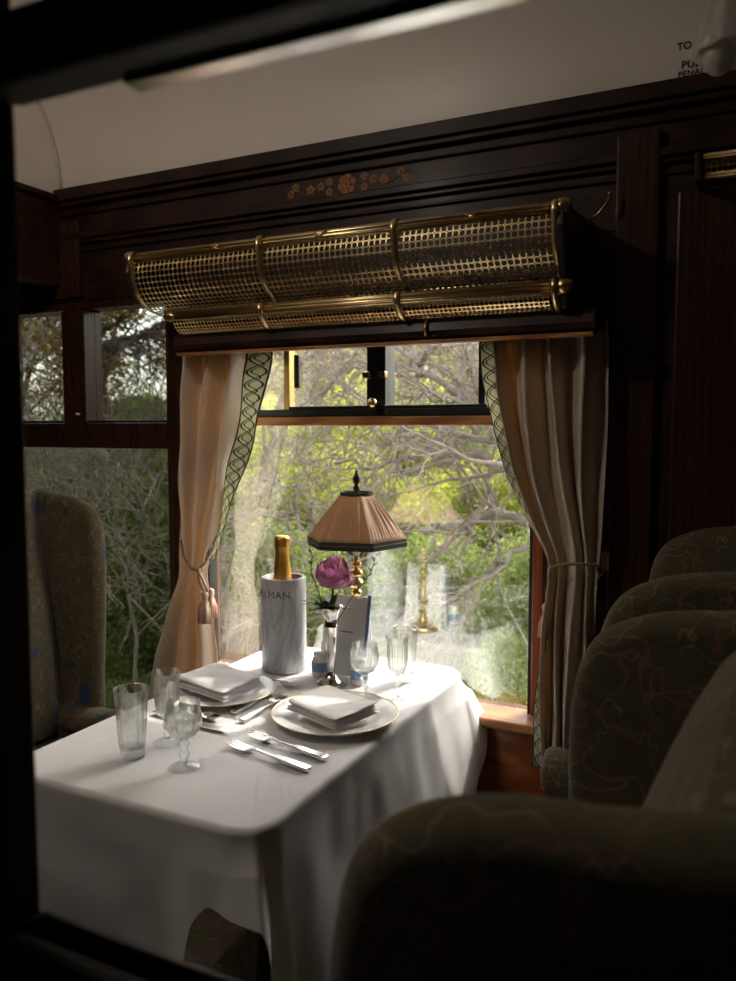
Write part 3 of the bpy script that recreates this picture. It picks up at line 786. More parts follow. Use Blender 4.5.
# ---- cutlery
def loft(g, secs):
    g.rings([[(x, -hw, z - ht), (x, hw, z - ht), (x, hw, z + ht), (x, -hw, z + ht)] for (x, z, hw, ht) in secs])
def handle(g):
    loft(g, [(0, .0035, .0070, .0022), (.004, .0045, .0085, .0032), (.06, .0055, .0072, .0036), (.075, .006, .0056, .0030), (.080, .006, .0040, .002), (.105, .007, .0026, .0016), (.125, .008, .003, .0014)])
def make_fork():
    t = thing('dinner_fork', None, 'fork')
    g = Geo(); handle(g); g.build('handle', M['steel'], t, smooth=False, bevel=.0012, local=True)
    g = Geo(); loft(g, [(.125, .008, .003, .0014), (.133, .007, .009, .0011), (.142, .005, .0115, .001), (.150, .0045, .0118, .001)])
    for k in range(4):
        y = (-1.5 + k) * .0066
        rs = [(.149, .0045), (.165, .0048), (.18, .0065), (.192, .0095)]
        g.rings([[(x, y - w, z - .0008), (x, y + w, z - .0008), (x, y + w, z + .0008), (x, y - w, z + .0008)] for (x, z), w in zip(rs, (.0021, .0019, .0016, .0008))])
    g.build('tines', M['steel'], t, smooth=False, bevel=.0005, local=True); return t
def make_knife():
    t = thing('dinner_knife', None, 'knife')
    g = Geo(); loft(g, [(0, .0035, .0070, .0022), (.004, .0045, .0085, .0032), (.07, .005, .0070, .0036), (.085, .005, .0060, .003)]); g.build('handle', M['steel'], t, smooth=False, bevel=.0012, local=True)
    g = Geo(); loft(g, [(.085, .004, .006, .0012), (.12, .004, .0095, .001), (.17, .004, .0095, .0008), (.195, .004, .006, .0006), (.205, .004, .001, .0004)]); g.build('blade', M['steel'], t, smooth=False, local=True); return t
def make_spoon():
    t = thing('dessert_spoon', None, 'spoon')
    g = Geo(); loft(g, [(0, .003, .0062, .0018), (.004, .0035, .0072, .0024), (.05, .0045, .0060, .0026), (.065, .005, .004, .002), (.09, .0065, .0024, .0014), (.110, .007, .003, .0012)]); g.build('handle', M['steel'], t, smooth=False, bevel=.001, local=True)
    g = Geo(); P = []
    for i in range(11):
        r = i / 10; row = []
        for j in range(25):
            a = 2 * PI * j / 24; x = .132 + .025 * r * math.cos(a); y = .0165 * r * math.sin(a) * (1 - .12 * math.cos(a)); row.append((x, y, .0015 + .0075 * r * r))
        P.append(row)
    g.grid(P); g.build('bowl', M['steel'], t, solid=.0012, local=True); return t
proto = {}
def cutlery(kind, label, p, q, z=TT + .0002, scale=1.0):
    """handle end at p, tip pointing to q"""
    mk = {'fork': make_fork, 'knife': make_knife, 'spoon': make_spoon}[kind]
    if kind not in proto: proto[kind] = o = mk()
    else: o = copy_tree(proto[kind])
    o.location = (p[0], p[1], z); o.rotation_euler = (0, 0, math.atan2(q[1] - p[1], q[0] - p[0])); o.scale = (scale,) * 3
    o['label'] = label; o['group'] = 'table ' + ('forks' if kind == 'fork' else 'knives' if kind == 'knife' else 'spoons'); return o
cutlery('fork', 'silver fork nearest the aisle in front of the right-hand plate', (-.668, 1.132), (-.852, 1.166))
cutlery('fork', 'silver fork lying between the nearest fork and the right-hand plate', (-.664, 1.185), (-.855, 1.222))
cutlery('knife', 'silver knife in front of the left-hand plate, beside the goblet', (-1.09, 1.235), (-.89, 1.213))
cutlery('spoon', 'silver spoon between the two plates with its bowl towards the window', (-.902, 1.268), (-.897, 1.44))
cutlery('fork', 'small silver fork between the plates, left of the spoon', (-.945, 1.30), (-.935, 1.48), scale=.9)
cutlery('fork', 'silver fork by the champagne cooler, beyond the left-hand plate', (-1.06, 1.522), (-.915, 1.50), scale=.8)
cutlery('knife', 'silver knife on the window side of the right-hand plate, under the tall glass', (-.658, 1.435), (-.69, 1.60), scale=.9)
cutlery('spoon', 'silver spoon in front of the left-hand plate, nearer the plate than the knife', (-1.10, 1.262), (-.96, 1.255))

# ---- glasses
def dense(prof, w=.0006):
    out = [prof[0]]
    for a, b in zip(prof, prof[1:]):
        L = math.hypot(b[0] - a[0], b[1] - a[1])
        if L > 4 * w:
            for f in (w / L, .25, .5, .75, 1 - w / L): out.append((lerp(a[0], b[0], f), lerp(a[1], b[1], f)))
        out.append(b)
    return out
def ribs(n, d): return lambda a, z: 1 + d * math.cos(n * a)
def glass_tumbler(label, x, y):
    t = thing('water_tumbler', label, 'glass', (x, y, TT), 'drinking glasses')
    g = Geo(); o = [(.0222, .0175), (.025, .05), (.0275, .09), (.030, .122), (.0296, .1235), (.0286, .122), (.0262, .09), (.0237, .05), (.0205, .022), (.001, .019)]
    g.lathe(dense(o), (x, y, TT), 72, lambda a, z: 1 + (.022 * math.cos(12 * a) if .02 < z < .085 else 0)); g.build('bowl', M['crystal'], t)
    g = Geo(); g.lathe([(.001, .001), (.0205, .0), (.0225, .004), (.0213, .012), (.0220, .0173), (.001, .0173)], (x, y, TT), 40); g.build('base', M['crystal_solid'], t); return t
def stem_glass(label, x, y, kind):
    t = thing('goblet' if kind == 'goblet' else 'wine_glass', label, 'glass', (x, y, TT), 'drinking glasses')
    foot = [(.001, .0005), (.026, .0005), (.0275, .0015), (.026, .003), (.012, .0055), (.006, .009)]
    if kind == 'goblet':
        stem = [(.005, .014), (.0085, .020), (.0095, .025), (.006, .031), (.0075, .037), (.0105, .042), (.007, .049)]
        bowl = [(.010, .052), (.021, .060), (.0285, .072), (.0300, .085), (.0290, .100), (.0282, .116)]
        inner = [(.0274, .116), (.0280, .100), (.0288, .085), (.0272, .073), (.0195, .062), (.001, .057)]
    else:
        stem = [(.005, .014), (.008, .019), (.0055, .025), (.0075, .031), (.009, .036), (.006, .043)]
        bowl = [(.009, .047), (.0165, .055), (.0205, .070), (.0215, .088), (.0212, .104), (.0225, .118), (.0265, .134)]
        inner = [(.0257, .134), (.0216, .118), (.0202, .104), (.0205, .088), (.0193, .070), (.015, .058), (.001, .053)]
    g = Geo(); g.lathe(dense(foot + [(.001, .010)]), (x, y, TT), 40); g.build('foot', M['crystal_foot'], t)
    g = Geo(); g.lathe([(.0055, .0092)] + stem + [(.003, stem[-1][1] + .001)], (x, y, TT), 32, lambda a, z: 1 + (.06 * math.cos(8 * a) if z > .012 else 0)); g.build('stem', M['crystal_solid'], t)
    g = Geo(); top = bowl[-1][1]
    rf = lambda a, z: 1 + (.06 * abs(math.cos(8 * a)) if bowl[0][1] + .004 < z < top - .018 else 0)
    g.lathe(dense([(.001, bowl[0][1] - .001)] + bowl + inner), (x, y, TT), 96, rf); g.build('bowl', M['crystal'], t); return t
glass_tumbler('tall clear tumbler at the aisle corner, leftmost glass on the table', -.979, 1.050)
stem_glass('slim cut-crystal wine glass behind the tumbler and goblet at left', -.963, 1.125, 'flute')
stem_glass('stout cut-crystal goblet in front of the slim wine glass at left', -.866, 1.052, 'goblet')
stem_glass('cut-crystal goblet standing before the menu card at right', -.752, 1.512, 'goblet')
stem_glass('tall cut-crystal wine glass, rightmost on the table', -.690, 1.545, 'flute')
glass_tumbler('plain tumbler half hidden behind the rightmost wine glass', -.720, 1.655)

# ---- champagne cooler and bottle
cx, cy = -1.018, 1.612
cool = thing('champagne_cooler', 'grey marble wine cooler with a name carved near its rim', 'wine cooler', (cx, cy, TT))
rc = .0535; hc = .224
g = Geo(); g.lathe([(.001, 0), (rc - .003, 0), (rc, .003), (rc, hc - .003), (rc - .003, hc), (rc - .008, hc), (rc - .010, hc - .003), (rc - .010, .012), (.001, .012)], (cx, cy, TT), 64); g.build('cylinder', M['marble'], cool, auto=50)
vs, fs = text_geo('PULLMAN', .0235, .0006, 'CENTER', 1.12)
a0 = math.atan2(-cy, -cx) + R(-44)
zz_ = on_y(290, 600, cy - .05).z
g = Geo(); g.add([(cx + (rc + .0004 + v[2]) * math.cos(a0 + v[0] / rc), cy + (rc + .0004 + v[2]) * math.sin(a0 + v[0] / rc), zz_ + v[1]) for v in vs], fs); g.build('lettering', M['engraved'], cool, smooth=False)
bt = thing('champagne_bottle', 'champagne bottle with gold foil neck standing in the marble cooler', 'bottle', (cx - .003, cy, TT + .013))
bx = cx - .003; bz = TT + .013
g = Geo(); g.lathe([(.001, .004), (.036, .0), (.040, .006), (.040, .13), (.036, .155), (.024, .185), (.017, .205), (.001, .206)], (bx, cy, bz), 32); g.build('bottle_body', M['bottle'], bt)
g = Geo(); g.lathe([(.0245, .184), (.0205, .20), (.0182, .225), (.0165, .245), (.0150, .262), (.0148, .276), (.0162, .280), (.0166, .286), (.0155, .290), (.0158, .300), (.0150, .306), (.011, .309), (.001, .3095)], (bx, cy, bz), 36, lambda a, z: 1.12 + .03 * math.cos(11 * a + 60 * z)); g.build('foil', M['foil'], bt)

# ---- table lamp
lx, ly = -.862, 1.69
lamp = thing('table_lamp', 'small brass table lamp with pleated silk shade by the window', 'lamp', (lx, ly, TT))
pf_ = [(.001, 0), (.045, 0), (.047, .006), (.04, .014), (.018, .024), (.010, .034), (.009, .08), (.015, .09), (.009, .10), (.008, .15)]
for k, (zc, rr) in enumerate(((.166, .012), (.185, .0135), (.207, .0175), (.232, .0155), (.253, .012))):
    pf_ += [(rr * math.cos(q), zc + .75 * rr * math.sin(q)) for q in (-1.15, -.8, -.4, 0, .4, .8, 1.15)]
pf_ += [(.006, .268), (.006, .275)]
g = Geo(); g.lathe(pf_, (lx, ly, TT), 28); g.build('base', M['brass'], lamp)
g = Geo(); g.lathe([(.004, .274), (.004, .428), (.008, .432), (.008, .438), (.004, .443), (.0085, .450), (.0095, .458), (.006, .466), (.003, .472), (.0035, .476), (.001, .479)], (lx, ly, TT), 16); g.build('finial', M['darkmetal'], lamp)
zb, zt_ = on_y(357, 540, ly - .03).z - TT, on_y(357, 494, ly).z - TT
def hexr(a, rot=R(13)):
    k = (a - rot) % (PI / 3) - PI / 6; return math.cos(PI / 6) / math.cos(k)
def shade_rings(n, ztop, zbot, r0, r1, m=10):
    rs = []
    for i in range(m + 1):
        t = i / m; r = lerp(r0, r1, t); r *= 1 + .035 * math.sin(PI * t); z = lerp(ztop, zbot, t); ring = []
        for j in range(n):
            a = 2 * PI * j / n; b = lerp(.9, 1, t)
            rr = r * lerp(1, hexr(a) / .93, .3 + .7 * t)
            pl = 1 + .034 * math.sin(a * 24 + 2.2 * math.sin(a * 5)) * math.sin(PI * min(1, t * 1.1 + .08)) + .012 * math.sin(a * 66)
            ring.append((lx + rr * pl * math.cos(a), ly + rr * pl * math.sin(a), TT + z))
        rs.append(ring)
    return rs
RB = .113
g = Geo(); g.rings(shade_rings(240, zt_, zb, .036, RB), False, False); g.build('lamp_shade', M['silk'], lamp, solid=.001)
g = Geo(); 
def band(g, z0, z1, r, t=.002, n=96, round_=False):
    rs = []
    for (dr, z) in ((0, z0), (t, z0), (t, z1), (0, z1), (0, z0)):
        rs.append([(lx + (r + dr) * (1 if round_ else hexr(2 * PI * j / n) / .93) * math.cos(2 * PI * j / n), ly + (r + dr) * (1 if round_ else hexr(2 * PI * j / n) / .93) * math.sin(2 * PI * j / n), TT + z) for j in range(n)])
    g.rings(rs, False, False)
band(g, zb - .016, zb - .006, RB + .001); band(g, zb - .005, zb + .003, RB + .0005); band(g, zt_ - .004, zt_ + .005, .036, .003, 96, True)
g.build('braid', M['braid'], lamp, smooth=False)
g = Geo(); band(g, zb - .0062, zb - .0045, RB + .002); g.build('gold_thread', M['cord'], lamp, smooth=False)
g = Geo()
for k in range(3): g.tube([(lx, ly, TT + zt_), (lx + .036 * math.cos(k * 2.1), ly + .036 * math.sin(k * 2.1), TT + zt_)], .0012, 6)
g.build('shade_carrier', M['brass'], lamp)
g = Geo(); g.lathe([(.006, .275), (.012, .285), (.016, .31), (.013, .335), (.004, .35), (.001, .351)], (lx, ly, TT), 16); g.build('bulb', M['frost'], lamp)

# ---- bud vase with peony
vx, vy = -.862, 1.563
vase = thing('bud_vase', 'slim silver trumpet vase holding the pink peony', 'vase', (vx, vy, TT))
g = Geo(); g.lathe([(.001, 0), (.034, 0), (.035, .003), (.032, .006), (.020, .012), (.011, .022), (.0085, .030), (.0095, .045), (.0115, .075), (.0135, .105), (.0145, .128), (.0165, .130), (.0165, .134), (.0145, .136), (.016, .15), (.021, .165), (.028, .176), (.0275, .1775), (.019, .165), (.0135, .15), (.0125, .128), (.008, .06), (.001, .05)], (vx, vy, TT), 40); g.build('vase_body', M['silver'], vase)
fx, fy, fz = -.849, 1.553, on_y(335, 576, 1.556).z
po = thing('peony', 'pink peony in bloom in the silver vase below the lamp shade', 'flower', (vx, vy, TT + .06))
pv, pf, tints = [], [], []
def petal(c, az, tilt, L, wd, cup, tint):
    ca, sa = math.cos(az), math.sin(az); rows = 7; cols = 7; o = len(pv)
    for i in range(rows):
        t = i / (rows - 1); w = wd * math.sin(PI * (.14 + .80 * t) ** .9) ; ang = tilt + cup * (t - .4)
        rr = L * t * math.cos(ang) ; zz = L * t * math.sin(ang)
        for j in range(cols):
            s = 2 * j / (cols - 1) - 1; x = rr - .35 * abs(s) ** 2 * w * math.cos(ang + 1.0); z = zz + .45 * (s * s) * w + .006 * math.sin(7 * s + 9 * az) * t * t
            y = s * w
            pv.append((c[0] + x * ca - y * sa, c[1] + x * sa + y * ca, c[2] + z))
    for i in range(rows - 1):
        for j in range(cols - 1):
            pf.append((o + i * cols + j, o + i * cols + j + 1, o + (i + 1) * cols + j + 1, o + (i + 1) * cols + j)); tints.append(min(1, max(0, tint + .45 * i / rows - .1)))
pr_ = random.Random(3)
for ring, (n_, tilt, L, wd, cup, dz) in enumerate(((9, -.15, .034, .018, .9, -.018), (8, .10, .036, .019, .9, -.020), (9, .38, .042, .020, 1.0, -.020), (10, .66, .042, .019, 1.0, -.018), (10, .92, .040, .017, 1.0, -.016), (9, 1.15, .037, .014, 1.0, -.014), (8, 1.38, .033, .012, 1.0, -.010))):
    for k in range(n_):
        petal((fx, fy, fz + dz * 1.25), 2 * PI * k / n_ + ring * .35 + pr_.uniform(-.15, .15), tilt + pr_.uniform(-.12, .12), 1.42 * L * pr_.uniform(.88, 1.1), 1.3 * wd * pr_.uniform(.85, 1.15), cup, pr_.uniform(.15, .75))
g = Geo(); g.add(pv, pf); bl = g.build('bloom', M['petal'], po)
at = bl.data.attributes.new('tint', 'FLOAT', 'FACE'); at.data.foreach_set('value', tints[:len(bl.data.polygons)])
g = Geo(); g.tube([(vx, vy, TT + .06), (vx, vy, TT + .17), (lerp(vx, fx, .6), lerp(vy, fy, .6), fz - .04), (fx, fy, fz - .014)], .0028, 8); g.build('stem', M['stem'], po)
def leaf(g, p, d, L, w, curl=.25):
    p = Vector(p); d = Vector(d).normalized(); s = d.cross(Vector((0, 0, 1))); s = s.normalized() if s.length > .05 else Vector((1, 0, 0)); nn = s.cross(d)
    P = []
    for i in range(8):
        t = i / 7; ww = w * math.sin(PI * min(1, t * .92 + .06)) ; c = p + d * L * t - nn * curl * L * t * t
        P.append([c - s * ww + nn * ww * .35, c, c + s * ww + nn * ww * .35])
    g.grid(P)
for (dx, dy, dz, L, w) in ((-.8, -.4, .5, .065, .008), (.7, -.5, .55, .06, .009), (-.3, -.8, .9, .055, .007), (.35, -.3, 1.0, .06, .008), (.9, .3, .4, .055, .008), (-.9, .2, .9, .06, .010), (-.9, -.5, .7, .07, .013), (.3, -.9, .7, .065, .013), (-.2, -.9, .45, .055, .012), (-.6, -.7, .35, .05, .011), (.5, -.8, .5, .05, .011), (.1, -.9, 1.1, .055, .011)):
    g = Geo(); leaf(g, (vx, vy, TT + .165), (dx, dy, dz), L, w); g.build('leaf', M['sprigleaf'], po, solid=.0006)
def sprig(label, pts, leaves, L=.014, w=.0042):
    t = thing('leafy_sprig', label, 'sprig', (vx, vy, TT + .12), 'green sprigs in the vase')
    P = [Vector((vx, vy, TT + .12))] + [Vector(p) for p in pts]
    g = Geo(); g.tube(P, [.0013] * (len(P) - 1) + [.0006], 6); g.build('stem', M['stem'], t)
    for k in range(leaves):
        f = .42 + .58 * k / max(1, leaves - 1); q = f * (len(P) - 1); i = min(int(q), len(P) - 2); c = P[i].lerp(P[i + 1], q - i); d = (P[i + 1] - P[i]).normalized()
        sd = Vector((.8 if k % 2 else -.8, .2, .25))
        g = Geo(); leaf(g, c, d * .7 + sd, L, w, .1); g.build('leaf', M['sprigleaf'], t, solid=.0005)
sprig('thin green sprig curving up to the right of the peony', [on_y(352, 597, 1.55), on_y(362, 585, 1.55), on_y(371, 572, 1.55), on_y(376, 556, 1.55)], 8)
sprig('thin green sprig rising to the left of the peony, reaching the shade rim', [on_y(318, 590, 1.55), on_y(311, 572, 1.55), on_y(312, 556, 1.55), on_y(307, 540, 1.55)], 7, .012, .004)

# ---- cruets and menu card
def cruet(label, x, y):
    t = thing('cruet', label, 'cruet', (x, y, TT), 'blue and white cruets')
    g = Geo(); g.lathe([(.001, 0), (.0185, 0), (.0205, .004), (.0205, .012)], (x, y, TT), 28, caps=(True, False)); g.build('pot', M['china'], t); g = Geo(); g.lathe([(.0200, .034), (.0165, .042), (.0145, .047), (.016, .050), (.0155, .055), (.008, .058), (.001, .0585)], (x, y, TT), 28, caps=(False, True)); g.build('pot_top', M['china'], t)
    g = Geo(); g.lathe([(.0206, .012), (.0212, .016), (.0210, .030), (.0201, .034)], (x, y, TT), 28, caps=(False, False)); g.build('blue_band', M['blue'], t)
cruet('blue-banded white cruet left of the silver vase', -.914, 1.604)
cruet('blue-banded white cruet right of the vase, behind the goblet', -.806, 1.592)
card = thing('menu_card', 'upright white menu card with blue edges behind the silver vase', 'menu card', (-.845, 1.635, TT))
pl, pr2 = on_y(319, 655, 1.628), on_y(364, 655, 1.628); zt2 = on_y(360, 598, 1.64).z
def leafboard(x0, x1, y0, y1, zt): 
    g = Geo(); th = .0012
    vs = [(x0, y0, TT), (x1, y0, TT), (x1, y1, zt), (x0, y1, zt), (x0, y0 + th, TT), (x1, y0 + th, TT), (x1, y1 + th, zt), (x0, y1 + th, zt)]
    g.add(vs, [(0, 1, 2, 3), (7, 6, 5, 4), (0, 4, 5, 1), (1, 5, 6, 2), (2, 6, 7, 3), (3, 7, 4, 0)]); return g
leafboard(pl.x + .006, pr2.x, 1.625, 1.650, zt2).build('front_leaf', M['white'], card, smooth=False)
leafboard(pl.x + .006, pr2.x, 1.682, 1.652, zt2).build('back_leaf', M['white'], card, smooth=False)
def strip(x0, x1, t0, t1):
    g = Geo(); y = 1.6235
    g.add([(x0, y, TT), (x0 + .008, y, TT), (x1 + .008, y + .026, t1), (x1, y + .026, t1), (x0, y + .002, TT), (x0 + .008, y + .002, TT), (x1 + .008, y + .028, t1), (x1, y + .028, t1)], [(0, 1, 2, 3), (7, 6, 5, 4), (0, 4, 5, 1), (1, 5, 6, 2), (2, 6, 7, 3), (3, 7, 4, 0)]); return g
strip(pr2.x - .006, on_y(368, 596, 1.648).x, 0, zt2 + .006).build('blue_edge', M['bluecard'], card, smooth=False)
strip(pl.x, pl.x + .004, 0, TT + .115).build('blue_edge', M['bluecard'], card, smooth=False)
g = Geo(); a, b = on_y(340, 629, 1.634), on_y(353, 633, 1.634); g.box(a.x, b.x, 1.6325, 1.634, b.z, b.z + .0028); 
g.build('printed_line', M['ink'], card, smooth=False)

# ================================================================== ARMCHAIRS
def bez(pts, n=10):
    """smooth closed outline through control points (Catmull-Rom)"""
    out = []; m = len(pts)
    for i in range(m):
        p0, p1, p2, p3 = pts[i - 1], pts[i], pts[(i + 1) % m], pts[(i + 2) % m]
        for k in range(n):
            t = k / n
            out.append(tuple(.5 * (2 * p1[a] + (p2[a] - p0[a]) * t + (2 * p0[a] - 5 * p1[a] + 4 * p2[a] - p3[a]) * t * t + (3 * p1[a] - p0[a] - 3 * p2[a] + p3[a]) * t ** 3) for a in (0, 1)))
    return out
def make_armchair():
    t = thing('armchair', None, 'armchair')
    HW = .28
    # wings: outline in (x,z)
    ol = bez([(-.085, .60), (-.098, .80), (-.100, .98), (-.078, 1.075), (-.020, 1.118), (.07, 1.135), (.17, 1.13), (.19, .95), (.17, .60), (.15, .42), (-.06, .42)], 6)
    for sg in (-1, 1):
        g = Geo(); g.prism(ol, 'y', sg * HW - .029, sg * HW + .029)
        g.build('wing', M['moq'], t, bevel=.027, seg=5, local=True)
    # back cushion
    g = Geo(); P = []
    for i in range(25):
        v = i / 24; z = lerp(.42, 1.13, v); row = []
        for j in range(21):
            u = 2 * j / 20 - 1
            bulge = .080 * math.sin(PI * min(1, v * 1.0)) ** .6 * (1 - abs(u) ** 3) if 0 < v < 1 else 0
            row.append((lerp(.025, .122, v) - bulge, u * (HW - .03), z + .035 * (1 - u * u) * v * v))
        P.append(row)
    back = [[(.195, p[1], p[2]) for p in r] for r in P]
    g.grid(P); g.grid(back)
    top = [[P[-1][j], (.16, P[-1][j][1], P[-1][j][2] + .012), back[-1][j]] for j in range(21)]
    g.grid(top); g.build('backrest', M['moq'], t, local=True)
    # seat
    g = Geo(); g.prism(bez([(-.33, .33), (-.345, .39), (-.33, .435), (-.15, .45), (.05, .44), (.07, .33)], 6), 'y', -.225, .225); g.build('seat', M['moq'], t, bevel=.02, seg=3, local=True)
    g = Geo(); g.box(-.32, .17, -.25, .25, .16, .33); g.build('seat_rail', M['moq'], t, smooth=False, bevel=.01, local=True)
    for sg in (-1, 1):
        g = Geo(); c = (sg * (HW - .025), .572); n = 24
        oy = [(c[0] + .052 * math.cos(2 * PI * k / n), c[1] + .052 * math.sin(2 * PI * k / n)) for k in range(n)]
        g.rings([[(x, c[0] + (y - c[0]) * s_, c[1] + (z - c[1]) * s_) for (y, z) in oy] for (x, s_) in ((-.298, .55), (-.300, .7), (-.296, .88), (-.286, 1.0), (-.2, 1.0), (-.05, 1.0), (.10, .95))])
        g.box(-.285, .10, sg * HW - .06 if sg > 0 else sg * HW + .01, sg * HW - .01 if sg > 0 else sg * HW + .06, .16, .56)
        g.build('arm', M['moq'], t, bevel=.008, seg=3, local=True)
        for xx in (-.28, .14):
            g = Geo(); g.lathe([(.014, 0), (.02, .08), (.024, .16)], (xx, sg * .21, 0), 14); g.build('leg', M['mahog_v'], t, local=True)
    return t
a1 = make_armchair()
a1.location = (-.105, 1.435, .004); a1.scale = (1, 1, .975); a1['label'] = 'patterned wing armchair at the far right, by the right curtain'; a1['group'] = 'wing armchairs'
a2 = copy_tree(a1); a2.scale = (1, 1, .956); a2.location = (-.128, .727, .004); a2.rotation_euler = (0, 0, R(-4)); a2['label'] = 'wing armchair in deep shadow in the right foreground'
a3 = copy_tree(a1); a3.location = (-1.80, 1.44, .004); a3.rotation_euler = (0, 0, R(180))  # solid chair standing in for a reflected pattern at far left
for ch in a3.children:
    if ch.name.startswith('arm'): ch.scale = (1, 1, .80)
    if ch.name.startswith('seat') : ch.scale = (1, 1, .9)
a3['label'] = 'added patterned wing armchair at the far left, beyond the table'

# ================================================================== OUTSIDE
def hill_z(x, y):
    base = -.95
    if y > 3.2: q = min(1, max(0, (-.62 - x / y) / .18)); base += (y - 3.2) * (.345 - .22 * q * q * (3 - 2 * q))
    return base + .18 * nz(x * .35, y * .35, .5) + .05 * nz(x * 1.6, y * 1.6, 2)
g = Geo(); P = []
for i in range(64):
    y = 1.98 + (i / 63) ** 1.6 * 26; P.append([(lerp(-26, 16, j / 90), y, hill_z(lerp(-26, 16, j / 90), y)) for j in range(91)])
g.grid(P); struct(g.build('ground', M['ground'])).name = 'ground'
g = Geo(); P = [[(x, y, -.95) for x in np.linspace(-20, 16, 12)] for y in np.linspace(-22, 1.98, 12)]
g.grid(P); struct(g.build('ground_front', M['bounce_ballast'])).name = 'ground_trackside'  # same pale bounce colour on the unseen corridor side

def leaf_cloud(name, mat, seed, n, leaf, clusters=46, shape=(1, 1, .8), shell=.75, elong=1.0):
    """a unit-size crown: clusters of small folded leaves"""
    rs = np.random.RandomState(seed)
    d = rs.normal(size=(clusters, 3)); d /= np.linalg.norm(d, axis=1)[:, None]
    c = d * (rs.uniform(.25, 1, (clusters, 1)) ** .5) * .78; c[:, 2] = np.where(c[:, 2] < -.55, -.4, c[:, 2])
    cr = rs.uniform(.18, .36, clusters)
    k = rs.randint(0, clusters, n)
    q = rs.normal(size=(n, 3)); q /= np.linalg.norm(q, axis=1)[:, None]
    pos = c[k] + q * (cr[k] * rs.uniform(.35, 1.0, n) ** .6)[:, None]
    pos *= np.array(shape)
    ax = rs.normal(size=(n, 3)) + q * .8; ax[:, 2] -= .2; ax /= np.linalg.norm(ax, axis=1)[:, None]
    b = np.cross(ax, rs.normal(size=(n, 3))); b /= np.linalg.norm(b, axis=1)[:, None]; nn = np.cross(ax, b)
    L = leaf * rs.uniform(.6, 1.3, n)[:, None]; w = L * .34 / elong
    v = np.stack([pos - ax * L * .5, pos - b * w + nn * w * .3, pos + ax * L * .5, pos + b * w + nn * w * .3], 1).reshape(-1, 3)
    me = bpy.data.meshes.new(name); me.vertices.add(len(v)); me.vertices.foreach_set('co', v.ravel())
    me.loops.add(4 * n); me.loops.foreach_set('vertex_index', np.arange(4 * n)); me.polygons.add(n)
    me.polygons.foreach_set('loop_start', np.arange(0, 4 * n, 4)); me.update(calc_edges=True); me.validate()
    at = me.attributes.new('tint', 'FLOAT', 'FACE')
    tt = np.clip(.5 + .30 * rs.normal(size=n) + .25 * rs.normal(size=clusters)[k], 0, 1).astype(np.float32)
    if len(at.data) == n: at.data.foreach_set('value', tt)
    me.materials.append(M[mat]); return me
CLOUD = {}
for key, mat, n, leaf, ncl in (('y', 'leaf_y', 15000, .040, 60), ('g', 'leaf_g', 15000, .042, 60), ('o', 'leaf_o', 13000, .040, 60), ('d', 'leaf_d', 15000, .046, 55), ('a', 'leaf_a', 5200, .050, 60)):
    CLOUD[key] = [leaf_cloud('foliage', mat, 11 * i + ord(key), n, leaf, ncl) for i in range(2)]
CLOUD['sparse'] = [leaf_cloud('foliage', 'leaf_a', 77 + i, 420, .16, 40) for i in range(2)]
def stems_mesh(seed, n=9):
    r = random.Random(seed); g = Geo()
    for k in range(n):
        a = r.uniform(0, 2 * PI); s = r.uniform(.2, .7); p = [Vector((0, 0, -.85)), Vector((s * .3 * math.cos(a), s * .3 * math.sin(a), -.3)), Vector((s * math.cos(a), s * math.sin(a), r.uniform(.2, .7)))]
        g.tube(p, [.03, .02, .006], 5)
    return g
stem_me = None
def bush(kind, label, x, y, rx, rz, lift=.55, group=None, name='bush', rot=None):
    global stem_me
    z = hill_z(x, y)
    t = thing(name, label, 'bush', (x, y, z), group)
    o = bpy.data.objects.new('foliage', CLOUD[kind][rnd.randrange(2)]); COL.objects.link(o); o.parent = t
    o.location = (0, 0, rz * lift); o.scale = (rx, rx * rnd.uniform(.85, 1.05), rz); o.rotation_euler = (0, 0, rnd.uniform(0, 6.28) if rot is None else rot)
    if stem_me is None: s_ = stems_mesh(4).build('stems', M['bark'], t, local=True); stem_me = s_.data
    else: s_ = bpy.data.objects.new('stems', stem_me); COL.objects.link(s_); s_.parent = t
    s_.location = (0, 0, rz * .7); s_.scale = (rx, rx, rz * .95); return t
def twig_tree(seed, p0, d0, L, r0, depth=5, spread=.6, bend=.25, up=.04, wander=.3, split=(2, 3), minr=.004):
    r = random.Random(seed); trunk = Geo(); tw = Geo(); tips = []
    def grow(p, d, L, rad, lev):
        n = 6; pts = [p]; rr = [rad]; dd = Vector(d)
        for i in range(n):
            dd = (dd + Vector((r.gauss(0, wander), r.gauss(0, wander), r.gauss(0, wander) + up)) * .35).normalized()
            pts.append(pts[-1] + dd * L / n); rr.append(max(minr * .6, rad * (1 - .5 * (i + 1) / n)))
        (trunk if lev <= 1 else tw).tube(pts, rr, 7 if lev <= 1 else 4 if lev > 2 else 5)
        if lev >= depth: tips.append(pts[-1]); return
        k = r.randint(*split) + (1 if lev > 1 else 0)
        for _ in range(k):
            f = r.uniform(.35, 1.0); q = f * n; i = min(int(q), n - 1); c = pts[i].lerp(pts[i + 1], q - i)
            nd = (dd + Vector((r.gauss(0, spread), r.gauss(0, spread), r.gauss(0, spread)))).normalized()
            grow(c, nd, L * r.uniform(.5, .8), max(minr, rr[i] * r.uniform(.45, .7)), lev + 1)
        grow(pts[-1], dd, L * .65, max(minr, rr[-1]), lev + 1)
    grow(Vector(p0), Vector(d0).normalized(), L, r0, 0)
    return trunk, tw, tips
